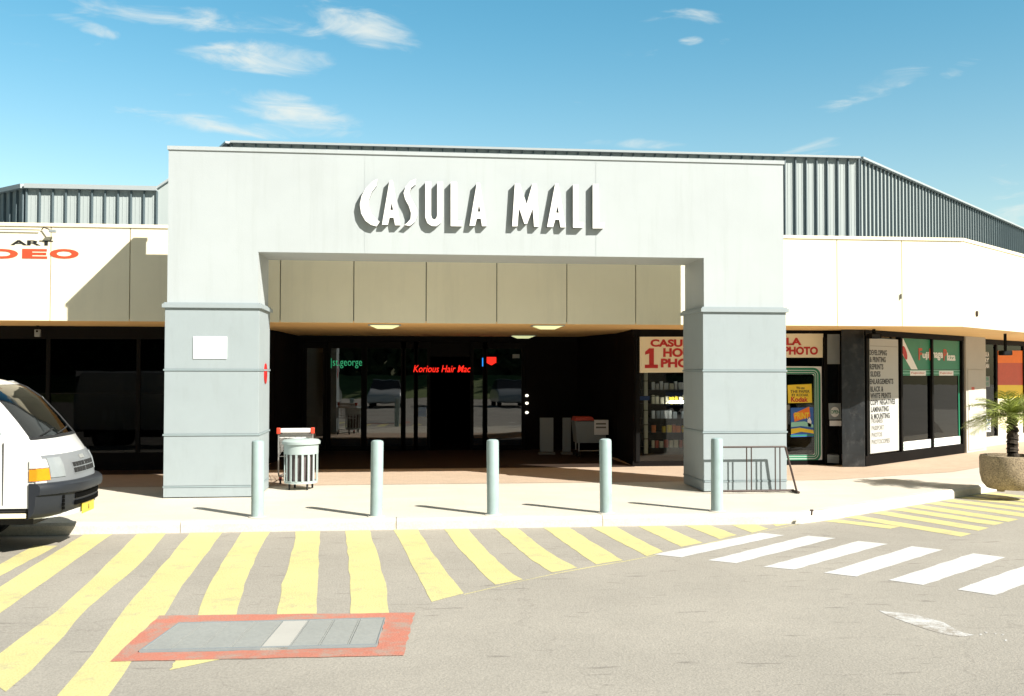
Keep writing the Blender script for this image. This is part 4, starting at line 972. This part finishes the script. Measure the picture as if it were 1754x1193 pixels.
t1 = trolley('shopping trolley with white handle and red ends behind the slatted bin')
t1.scale = (.98, .92, .83); t1.location = (tA.x + .05, tA.y + .20, 0); t1.rotation_euler = (0, 0, R(6))
bc = onZ(515.5, 838, 0)
bn = thing('litter_bin', 'round pale green slatted litter bin with rim lid beside the left pillar', 'litter bin', (bc.x, bc.y, 0))
rb = .232
z_b, z_t = .09, .64
bx, by = bc.x, bc.y
q = MB(); q.lathe((bx, by, 0), [(rb - .02, z_b), (rb, z_b), (rb, z_b + .035), (rb - .02, z_b + .035)], 40); q.build('base_ring', 'binpaint', bn, smooth=True)
q = MB(); q.lathe((bx, by, 0), [(rb - .004, .50), (rb + .008, .50), (rb + .010, z_t), (rb - .004, z_t)], 40); q.build('upper_band', 'binpaint', bn, smooth=True)
q = MB(); q.lathe((bx, by, 0), [(rb + .0, z_t - .005), (rb + .035, z_t + .0), (rb + .037, z_t + .035), (rb + .01, z_t + .06), (.12, z_t + .075), (.118, z_t + .06), (rb - .02, z_t + .03)], 40); q.build('rim_lid', 'binpaint', bn, smooth=True)
for k in range(17):
    a = 2 * math.pi * k / 17 + .1; u = Vector((-math.sin(a), math.cos(a), 0)); c = Vector((bx + rb * math.cos(a), by + rb * math.sin(a), z_b + .03)); q = MB(); q.obox(c, u, .03, .008, .46); q.build('slat', 'binpaint', bn)
q = MB(); q.lathe((bx, by, 0), [(.16, z_b + .01), (.185, z_b + .03), (.195, .50), (.19, .50)], 32); q.build('liner', 'binliner', bn, smooth=True)
for k in range(4):
    a = k * math.pi / 2 + .6; q = MB(); q.tube([(bx + .18 * math.cos(a), by + .18 * math.sin(a), 0), (bx + .18 * math.cos(a), by + .18 * math.sin(a), z_b + .02)], .014, 8); q.build('foot', 'blackrub', bn)

# red trolley group and grey panels in the recess right of the doors
def onyx(px, py, Y): return onY(px, py, Y)
RY = 6.3
for (x0, x1, y0, y1, lab) in ((925, 948, 716, 775, 'grey upright panel standing in the dark recess, wider of the two'), (964, 978, 716, 775, 'narrow grey upright panel in the recess left of the red trolley')):
    a = onY(x0, y1, RY); b = onY(x1, y0, RY); o = thing('standing_panel', lab, 'panel', (a.x, RY, 0))
    q = MB(); q.box((a.x, RY, .06), (b.x, RY + .05, b.z)); q.build('board', 'greycab', o, bevel=.004)
    q = MB(); q.box((a.x - .03, RY - .06, .008), (b.x + .03, RY + .11, .05)); q.build('base', 'textgrey', o, bevel=.004)
a = onY(985, 775, 5.6); b = onY(1040, 716, 5.6)
rt = thing('shopping_trolley', 'grey trolley with red top and white panel in the shaded recess', 'shopping trolley', ((a.x + b.x)/2, 5.6, 0))
x0, x1 = a.x, b.x; zt = b.z
q = MB(); q.prism([(x0 + .04, 5.6, .28), (x1 - .02, 5.6, .28), (x1 - .02, 5.6, zt - .08), (x0, 5.6, zt - .06)], (0, .45, 0)); q.build('basket', 'vangrey' if 0 else 'greycab', rt, bevel=.01)
q = MB(); q.prism([(x0 - .01, 5.57, zt - .06), (x0 + .38, 5.57, zt - .05), (x0 + .34, 5.57, zt + .02), (x0 + .01, 5.57, zt + .02)], (0, .4, 0)); q.build('handle', 'trolred', rt, bevel=.01)
q = MB(); q.box((x1 - .26, 5.565, zt - .33), (x1 + .02, 5.585, zt - .04)); pnl = q.build('advert_panel', 'white', rt, bevel=.004)
for z in (.10, .17): 
    q = MB(); q.box((x1 - .23, 5.56, zt - z - .03), (x1 - .03, 5.5645, zt - z)); q.build('panel_stripe', 'textgrey', pnl)
q = MB()
for x in (x0 + .08, x1 - .06):
    q.tube([(x, 5.62, .12), (x, 5.62, .3)], .014, 8); q.tube([(x, 5.98, .12), (x, 5.98, .3)], .014, 8)
q.tube([(x0 + .08, 5.62, .13), (x1 - .06, 5.62, .13)], .012, 8); q.build('chassis', 'chrome', rt)
for x in (x0 + .08, x1 - .06):
    for y in (5.62, 5.98):
        q = MB(); q.prism([Vector((x - .014, y, .056)) + Vector((0, .05 * math.cos(k), .05 * math.sin(k))) for k in [2*math.pi*j/14 for j in range(14)]], (.028, 0, 0)); q.build('castor', 'blackrub', rt)

# ------------------------------------------------------------------ bicycle rack
ry = -.22; xr0 = onY(1226, 765, ry).x; xr1 = onY(1345, 765, ry).x; zr = onY(1280, 766, ry).z
br_ = thing('bicycle_rack', 'brown steel bicycle rack of upright bars in front of the right pillar', 'bicycle rack', ((xr0 + xr1)/2, ry, 0))
q = MB(); q.tube([(xr0, ry, zr), (xr1, ry, zr)], .013, 8); q.build('top_rail', 'rust', br_)
q = MB(); q.tube([(xr0, ry, .035), (xr1 + .12, ry, .035)], .016, 8); q.tube([(xr0, ry - .42 + .3, .02), (xr0, ry, .035)], .012, 8); q.tube([(xr1 + .14, ry - .12, .02), (xr1 + .14, ry + .12, .02)], .018, 8); q.build('bottom_rail', 'rust', br_)
for px in (1236, 1279, 1287, 1328, 1336):
    x = onY(px, 800, ry).x; q = MB(); q.tube([(x, ry, zr), (x, ry, .035)], .009, 8); q.build('upright_bar', 'rust', br_)
for x, d in ((xr0, -.14), (xr1, .14)):
    q = MB(); q.tube([(x, ry, zr), (x + (d if d > 0 else 0), ry - .05, .03)], .015, 8); q.build('end_leg', 'rust', br_)

# ------------------------------------------------------------------ planter and palm
pc = onZ(1733, 846, 0); pd_ = Vector((pc.x - CAM.x, pc.y - CAM.y, 0)).normalized(); pc = Vector((pc.x, pc.y, 0)) + pd_ * .38; pR = .40
sc_ = onZ(1730, 846, 0)
pt_ = thing('concrete_planter', 'round exposed aggregate concrete planter at the right edge of the pavement', 'planter', pc)
q = MB(); q.lathe(pc, [(pR*.72, 0.03), (pR*.80, .04), (pR*.95, .12), (pR*1.02, .24), (pR*1.03, .46), (pR*1.0, .495), (pR*.88, .50), (pR*.85, .46), (pR*.84, .40)], 48); q.build('bowl', 'aggregate', pt_, smooth=True)
q = MB(); q.lathe(pc, [(pR*.83, .41), (pR*.5, .43), (.01, .435)], 30); q.build('soil', 'soil', pt_, smooth=True)
q = MB()
for k in range(4): a = k * math.pi/2 + .4; q.lathe(pc + Vector((.24 * math.cos(a), .24 * math.sin(a), 0)), [(.05, .004), (.05, .045)], 10)
q.build('feet', 'aggregate', pt_)
pm = thing('potted_palm', 'small palm with arching green fronds growing in the concrete planter', 'palm', pc + Vector((.02, 0, .47)))
tp = []
for k in range(15): tp.append(pc + Vector((.02 + .012 * math.sin(k * 2.1), .012 * math.cos(k * 1.7), .44 + .62 * k / 14)))
q = MB()
for k in range(14):
    a, b = tp[k], tp[k+1]; q.tube([a, b + Vector((0, 0, .01))], .085 if k % 2 else .075, 10, r2=.062 if k % 2 else .07)
q.build('trunk', 'bark', pm)
rg = random.Random(5); top = tp[-1]
for k in range(36):
    az = 2 * math.pi * k / 36 * 2.4 + rg.uniform(-.2, .2); el = rg.uniform(.0, 1.3); L = rg.uniform(.42, .66)
    h = Vector((math.cos(az), math.sin(az), 0)); pts = []
    for j in range(9):
        s_ = j / 8; pts.append(top + h * (L * s_ * math.cos(el) * (1 + .2*s_)) + Vector((0, 0, L * s_ * math.sin(el) - .38 * L * s_ * s_ * (1.3 - .4*math.sin(el)))))
    q = MB(); q.tube(pts, .006, 5, r2=.002)
    side = h.cross(Vector((0, 0, 1)))
    for j in range(1, 37):
        s_ = j / 37; f_ = s_ * 8; i = min(7, int(f_)); p = pts[i].lerp(pts[i+1], f_ - i); d = (pts[i+1] - pts[i]).normalized()
        ll = .19 * math.sin(math.pi * (.12 + .8 * s_)) + .03
        for sg in (-1, 1):
            e = p + (side * sg * .8 + d * .75 + Vector((0, 0, rg.uniform(-.35, .15)))).normalized() * ll
            w = d * .0055
            mid = p.lerp(e, .5) + Vector((0, 0, .012))
            q.add([p - w, p + w, mid + w * 1.1, e, mid - w * 1.1], [(0, 1, 2, 4), (4, 2, 3)])
    q.build('frond', 'frond', pm)

# ------------------------------------------------------------------ white van
VC = -2.80; VW = .80      # centre line and half width (m)
van = thing('parked_van', 'white van with grey grille and dark bumper, its nose entering at the left', 'van', (-2.4, VC, RZ)); VK = .9
# profile of the shell: (x on the centre line, z above the road, half width, how far the front is pulled back at the sides)
prof = [(-.03, .36, .74, .30), (-.02, .66, .79, .30), (-.035, .72, .80, .29), (-.065, .85, .80, .27), (-.11, .93, .80, .24), (-.19, 1.03, .79, .19), (-.27, 1.11, .785, .13),
        (-.43, 1.30, .755, .11), (-.62, 1.50, .72, .09), (-.78, 1.61, .69, .08), (-.98, 1.69, .66, .05), (-1.3, 1.75, .655, .02), (-2.0, 1.79, .66, 0), (-4.1, 1.79, .66, 0)]
prof = [(x - .09, z, w * VK, pb * .9) for x, z, w, pb in prof]
NV = 12
def vs(i, v, off=0.0):
    """point on the front/roof surface; i is a float along prof, v from -1 (near side) to 1"""
    i0 = max(0, min(len(prof) - 2, int(math.floor(i)))); t = i - i0
    a, b = prof[i0], prof[i0 + 1]; x, z, w, pb = [a[k] + (b[k] - a[k]) * t for k in range(4)]
    n = Vector((b[1] - a[1], 0, -(b[0] - a[0]))); n = Vector((n.x, 0, n.z)).normalized()
    yy = math.copysign(1 - (1 - abs(v)) ** 1.35, v) if 1 else v
    e = abs(v) ** 2.5
    p = Vector((x - pb * e, VC + w * math.copysign(abs(v) ** .85, v), z + RZ))
    p.z -= .05 * (abs(v) ** 4) * (1 if i >= 10 else 0)
    nn_ = Vector((n.x, math.copysign(e * .9, v) * abs(n.x), n.z)).normalized()
    return p + nn_ * off
def patch(i0, i1, v0, v1, off, ni, nv, th=.012):
    mb = MB(); vs1 = []; vs2 = []
    for a in range(ni + 1):
        for b in range(nv + 1):
            ii = i0 + (i1 - i0) * a / ni; vv = v0 + (v1 - v0) * b / nv
            vs1.append(vs(ii, vv, off)); vs2.append(vs(ii, vv, off - th))
    n = len(vs1); W = nv + 1; fs = []
    for a in range(ni):
        for b in range(nv):
            k = a*W + b; fs += [(k, k+1, k+W+1, k+W), (n+k, n+k+W, n+k+W+1, n+k+1)]
    edge = [b for b in range(W)] + [a*W + nv for a in range(1, ni+1)] + [ni*W + b for b in range(nv-1, -1, -1)] + [a*W for a in range(ni-1, 0, -1)]
    for e in range(len(edge)):
        p, q_ = edge[e], edge[(e+1) % len(edge)]; fs.append((p, q_, n + q_, n + p))
    return mb.add(vs1 + vs2, fs)
LP = len(prof) - 1
# panels of the shell: bonnet/front, pillars, roof  (windscreen between i=6.1 and 9.3)
sh_ = MB()
merge(sh_, patch(0, 6.0, -1, 1, 0, 18, 16, .02)); merge(sh_, patch(6.0, 9.4, -1, -.86, 0, 8, 3, .03)); merge(sh_, patch(6.0, 9.4, .86, 1, 0, 8, 3, .03)); merge(sh_, patch(9.4, LP, -1, 1, 0, 12, 16, .02))
# side walls with side window opening
for s in (-1, 1):
    pts = []
    for i in [0, 1, 2, 3, 4, 5, 6]: pts.append(vs(i, s))
    def SP(x, z):   # point on the side plane
        w = VK * (.80 if z < 1.1 else .80 - (z - 1.1) / .65 * .14)
        return Vector((x, VC + s * w, z + RZ))
    sh_.add(pts + [SP(-4.3, 1.11), SP(-4.3, .47), SP(-1.75, .47), SP(-1.70, .62), SP(-1.45, .76), SP(-1.15, .72), SP(-.98, .47), SP(-.36, .47)], [tuple(range(15))])
    up = [vs(6, s), vs(7, s), vs(8, s), vs(9, s), vs(9.8, s), vs(10.5, s), vs(11.5, s), vs(13, s)]
    win = [SP(-.68, 1.17), SP(-.86, 1.38), SP(-1.02, 1.53), SP(-1.55, 1.57), SP(-1.58, 1.17)]
    sh_.add([vs(6, s), win[0], vs(7, s), win[1], vs(8, s), win[2], vs(9.8, s)], [(0, 1, 3, 2), (2, 3, 5, 4), (4, 5, 6)])
    sh_.add([win[2], win[3], vs(11.5, s), vs(10.5, s), vs(9.8, s)], [(0, 1, 2, 3, 4)])
    sh_.add([vs(6, s), SP(-1.58, 1.11), win[4], win[0]], [(0, 1, 2, 3)])
    sh_.add([SP(-1.58, 1.11), SP(-4.3, 1.11), vs(13, s), vs(11.5, s), win[3], win[4]], [(0, 1, 2, 3, 4, 5)])
    g_ = MB(); g_.add([w - Vector((0, s * .012, 0)) for w in win], [tuple(range(5))]); g_.build('side_window', 'carglass', van)
sh_.add([Vector((-4.3, VC - .66*VK, 1.79 + RZ)), Vector((-4.3, VC + .66*VK, 1.79 + RZ)), Vector((-4.3, VC + .8*VK, .4 + RZ)), Vector((-4.3, VC - .8*VK, .4 + RZ))], [(0, 1, 2, 3)])
body = sh_.build('body', 'vanw', van, smooth=True)
patch(6.02, 9.38, -.86, .86, -.004, 10, 14, .008).build('windscreen', 'carglass', van, smooth=True)
patch(6.0, 6.14, -.88, .88, .004, 2, 14, .008).build('windscreen_seal', 'blackrub', van, smooth=True)
for s in (-1, 1): patch(6.0, 9.5, min(s*.845, s*.865), max(s*.845, s*.865), .004, 10, 1, .008).build('windscreen_seal', 'blackrub', van)
# grey grille panel, grille, lamps
patch(1.1, 4.3, -.84, .84, .006, 6, 24, .01).build('grille_panel', 'vangrey', van, smooth=True)
gr = patch(2.25, 3.25, -.36, .36, .010, 3, 12, .008).build('grille', 'vangrey', van, smooth=True)
for r_i in range(2):
    for k in range(8):
        v0 = -.35 + .7 * k / 8; a = 2.35 + .45 * r_i
        patch(a, a + .36, v0 + .008, v0 + .08, .014, 1, 1, .004).build('grille_slot', 'blackrub', gr)
patch(3.45, 3.9, -.05, .05, .016, 2, 4, .008).build('emblem', 'chrome', van, smooth=True)
for s in (-1, 1):
    a, b = (-.995, -.80) if s < 0 else (.80, .995)
    patch(2.05, 2.92, a, b, .012, 3, 6, .02).build('indicator', 'amber', van, smooth=True)
    patch(2.98, 3.95, a, b, .012, 3, 6, .02).build('corner_lamp', 'lens', van, smooth=True)
    a, b = (-.795, -.56) if s < 0 else (.56, .795)
    patch(2.2, 4.0, a, b, .016, 4, 6, .02).build('headlight', 'hlens', van, smooth=True)
# indicator wraps along the side
for s in (-1, 1):
    for nm, za, zb2, m_ in (('indicator', .727, .838, 'amber'), ('corner_lamp', .848, .925, 'lens')):
        q = MB(); y = VC + s * .802 * VK; q.box((-.42, min(y, y + s * .012), za + RZ), (-.345, max(y, y + s * .012), zb2 + RZ)); q.build(nm, m_, van, bevel=.003)
# bumper: wrapped bar with lower apron
def bump(z0, z1, xo, zc=None, name='bumper', m_='bumper', v0=-1, v1=1, nvv=24, prof2=None):
    rows_ = prof2 or [(z0, .0), (z0 + .03, xo), (z1 - .04, xo), (z1, .02)]
    mb = MB(); W = nvv + 1 + 2; vsl = []
    for (z, o_) in rows_:
        row = []
        for b in range(nvv + 1):
            v = v0 + (v1 - v0) * b / nvv; e = abs(v) ** 2.5
            row.append(Vector((-.09 + o_ * (1 - .15 * e) - .27 * e, VC + VK * (.80 + .02) * math.copysign(abs(v) ** .85, v), z + RZ)))
        row = [Vector((-.42, row[0].y, z + RZ))] + row + [Vector((-.42, row[-1].y, z + RZ))]
        vsl += row
    n = len(rows_); fs = [(a*W + b, a*W + b + 1, (a+1)*W + b + 1, (a+1)*W + b) for a in range(n-1) for b in range(W-1)]
    fs += [tuple(range(W)), tuple(range((n-1)*W, n*W)), tuple(a*W for a in range(n)), tuple(a*W + W - 1 for a in range(n))]
    return mb.add(vsl, fs).build(name, m_, van, smooth=True)
bm_ = bump(0, 0, 0, prof2=[(.37, -.10), (.38, -.06), (.42, -.02), (.50, .0), (.585, .005), (.595, .045), (.635, .055), (.675, .05), (.70, .02), (.705, -.05)])
def bslot(z0, z1, v0, v1, o_=.006, m_='slot', nm='air_slot', th=.012):
    mb = MB(); vsl = []
    for z in (z0, z1):
        for b in range(7):
            v = v0 + (v1 - v0) * b / 6; e = abs(v) ** 2.5
            vsl.append(Vector((-.09 + o_ * (1 - .15 * e) - .27 * e + .004, VC + VK * .825 * math.copysign(abs(v) ** .85, v), z + RZ)))
    f_ = [(b, b + 1, b + 8, b + 7) for b in range(6)]
    m2 = MB(); m2.add(vsl + [p - Vector((th, 0, 0)) for p in vsl], f_ + [tuple(i + 14 for i in reversed(x)) for x in f_] + [(0, 14, 20, 6), (7, 13, 27, 21), (0, 7, 21, 14), (6, 20, 27, 13)])
    return m2.build(nm, m_, bm_)
bslot(.52, .575, -.42, .60); bslot(.455, .50, -.42, .60)
for k in range(4): bslot(.43 + k * .036, .46 + k * .036, -.66, -.63, .008)
pq = MB(); pq.box((-.105, VC - .19, .345 + RZ), (-.095, VC + .17, .45 + RZ)); pl8 = pq.build('number_plate', 'platey', van, bevel=.003)
text_mb('A', (-.0945, VC - .02, .37 + RZ), (0, 1, 0), (0, 0, 1), .03, .05, (1, 0, 0), .002, .02).build('plate_mark', 'rust', pl8)
# rubber sill, wheels, mirror, wiper, interior
q = MB(); q.box((-4.2, VC - .71, .42 + RZ), (-1.78, VC + .71, .50 + RZ)); q.box((-.95, VC - .70, .43 + RZ), (-.38, VC + .70, .50 + RZ)); q.build('sill', 'blackrub', van, bevel=.01)
q = MB(); q.box((-4.1, VC - .6, .30 + RZ), (-.42, VC + .6, .5 + RZ)); q.build('underbody', 'blackrub', van)
q = MB(); q.box((-.9, VC - .715, .375 + RZ), (-.45, VC - .67, .42 + RZ)); q.build('side_step', 'sign_cream', van, bevel=.005)
for x in (-1.36, -3.6):
    for s in (-1, 1):
        cc = Vector((x, VC + s * .60, .31 + RZ)); q = MB()
        ring_ = lambda r, y: [cc + Vector((r * math.cos(a), y, r * math.sin(a))) for a in [2*math.pi*k/32 for k in range(32)]]
        q.prism(ring_(.31, -.09), (0, .18, 0)); wh = q.build('wheel', 'blackrub', van, smooth=True, bevel=.02)
        q = MB(); q.prism(ring_(.19, -.095 if s < 0 else .085), (0, .01, 0)); q.build('rim', 'textgrey', wh)
q = MB()
for a, b in ((-.62, -.12), (-.12, .42)):
    p1 = vs(6.15, a, .02); p2 = vs(6.42, b, .015); q.tube([p1, vs(6.3, (a+b)/2, .022), p2], .007, 6)
q.build('wiper', 'blackrub', van)
q = MB(); q.box((-.665, VC - .7215, .50 + RZ), (-.657, VC - .715, 1.09 + RZ)); q.build('door_gap', 'blackrub', van)
for s in (-1,):
    p = Vector((-.92, VC + s * .80, 1.24 + RZ)); q = MB(); q.obox(p + Vector((0, s * .02, -.12)), (.3, 1, 0), .14, .05, .22); mi = q.build('mirror', 'blackrub', van, bevel=.02)
    q = MB(); q.tube([p + Vector((0, -s*.1, -.05)), p + Vector((0, 0, -.05))], .012, 6); q.build('mirror_arm', 'blackrub', mi)
# cabin
q = MB(); q.prism([(-.42, VC - .58, 1.0 + RZ), (-.46, VC + .58, 1.0 + RZ), (-.85, VC + .58, 1.06 + RZ), (-.85, VC - .58, 1.06 + RZ)], (0, 0, .04)); q.box((-.85, VC - .58, .7 + RZ), (-.72, VC + .58, 1.06 + RZ)); q.build('dashboard', 'cabin', van, bevel=.02)
cc = Vector((-.92, VC - .02 + .34 * 1, 1.25 + RZ)); cc = Vector((-.90, VC + .33, 1.27 + RZ)); q = MB()
cc = Vector((-.80, VC + .36, 1.24 + RZ))
e1 = Vector((0, 1, 0)); e2 = Vector((.75, 0, .66)).normalized()
q.tube([cc + e1 * .19 * math.cos(a) + e2 * .19 * math.sin(a) for a in [2*math.pi*k/28 for k in range(29)]], .014, 8, caps=False)
q.tube([cc - e1 * .18, cc + e1 * .18], .014, 6); q.tube([cc, cc + Vector((.15, 0, -.2))], .02, 6); q.build('steering_wheel', 'textgrey', van)
for y in (-.36, .36):
    q = MB(); q.box((-1.55, VC + y - .25, .75 + RZ), (-1.05, VC + y + .25, .95 + RZ)); q.prism([(-1.55, VC + y - .25, .95 + RZ), (-1.42, VC + y - .25, .95 + RZ), (-1.56, VC + y - .25, 1.45 + RZ), (-1.66, VC + y - .25, 1.45 + RZ)], (0, .5, 0)); q.build('seat', 'cabin', van, bevel=.04)
q = MB(); q.box((-1.85, VC - .56, .5 + RZ), (-1.8, VC + .56, 1.66 + RZ)); q.build('bulkhead', 'cabin', van)

# ------------------------------------------------------------------ behind the camera: cars and bank reflected in the glass, and added trees
def car(lab, colour):
    c = thing('parked_car', lab, 'car', (0, 0, 0), 'cars in the car park across the road')
    lowp = [(-2.15, .28), (-2.2, .55), (-2.12, .78), (-1.9, .85), (-1.0, .92), (.95, .92), (1.9, .80), (2.15, .62), (2.18, .30), (1.7, .24), (-1.7, .24)]
    q = MB(); q.prism([(x, -.82, z) for x, z in lowp], (0, 1.64, 0)); q.build('body', colour, c, bevel=.06, smooth=True)
    cab = [(-1.55, .90, .80), (-1.15, 1.34, .62), (.25, 1.38, .62), (1.0, .91, .80)]
    q = MB(); q.add([(x, -w, z) for x, z, w in cab] + [(x, w, z) for x, z, w in cab], [(0, 1, 2, 3), (7, 6, 5, 4), (0, 4, 5, 1), (2, 6, 7, 3), (0, 3, 7, 4)]); q.build('windows', 'tile', c)
    q = MB(); q.prism([(-1.17, -.63, 1.335), (.27, -.63, 1.375), (.27, -.63, 1.40), (-1.15, -.63, 1.37)], (0, 1.26, 0)); q.build('roof', colour, c)
    for x in (-1.35, 1.35):
        for y in (-.78, .60):
            q = MB(); q.prism([(x + .3 * math.cos(a), y, .3 + .3 * math.sin(a)) for a in [2*math.pi*k/20 for k in range(20)]], (0, .18, 0)); q.build('wheel', 'blackrub', c)
    return c
M['carblue'] = mat('car_blue', (.04, .09, .22), .3, .02, 2, coat=.5); M['carsilver'] = mat('car_silver', (.42, .44, .45), .3, .02, 2, coat=.5); M['cardark'] = mat('car_white', (.75, .75, .73), .3, .02, 2, coat=.5)
ca = [car('dark blue hatchback parked in the row across the road', 'carblue'), car('silver car parked in the row across the road', 'carsilver'), car('white car parked in the row across the road', 'cardark')]
spots = [(-4.5, -23), (-1.2, -23.4), (2.0, -22.8), (5.2, -23.1), (8.4, -22.9), (11.8, -23.3), (15, -23), (-7.8, -23), (18.5, -23.2)]
for i, (x, y) in enumerate(spots):
    o = ca[i % 3] if i < 3 else copy_tree(ca[i % 3]); o.location = (x, y, RZ); o.rotation_euler = (0, 0, R(90 + random.uniform(-3, 3)))
M['bank'] = mat('grass_bank', (.20, .26, .07), .9, .3, .8)
q = MB(); q.add([(-60, -40, RZ + .01), (80, -40, RZ + .01), (80, -48, 1.4), (-60, -48, 1.4), (80, -60, 1.5), (-60, -60, 1.5)], [(0, 1, 2, 3), (3, 2, 4, 5)]); struct(q.build('grass_bank', 'bank'))
rt_ = random.Random(9); q = MB()
for k in range(26000):
    x = rt_.uniform(-60, 80); top_ = 5.5 + 2.2 * math.sin(x * .35) + 1.6 * math.sin(x * .83 + 1); z = 1.3 + (top_ + 1) * rt_.random() ** .8; y = -52 + rt_.uniform(-3, 3)
    s_ = rt_.uniform(.3, .75); d1_ = Vector((rt_.uniform(-1, 1), rt_.uniform(-.3, .3), rt_.uniform(-1, 1))).normalized() * s_; d2_ = Vector((rt_.uniform(-1, 1), rt_.uniform(-.6, .6), rt_.uniform(-1, 1))).normalized() * s_
    p = Vector((x, y, z)); q.add([p - d1_, p + d2_, p + d1_, p - d2_], [(0, 1, 2, 3)])
struct(q.build('added_tree_belt', 'added_leaves'), 'stuff')  # unseen trees added to darken the reflections in the glass
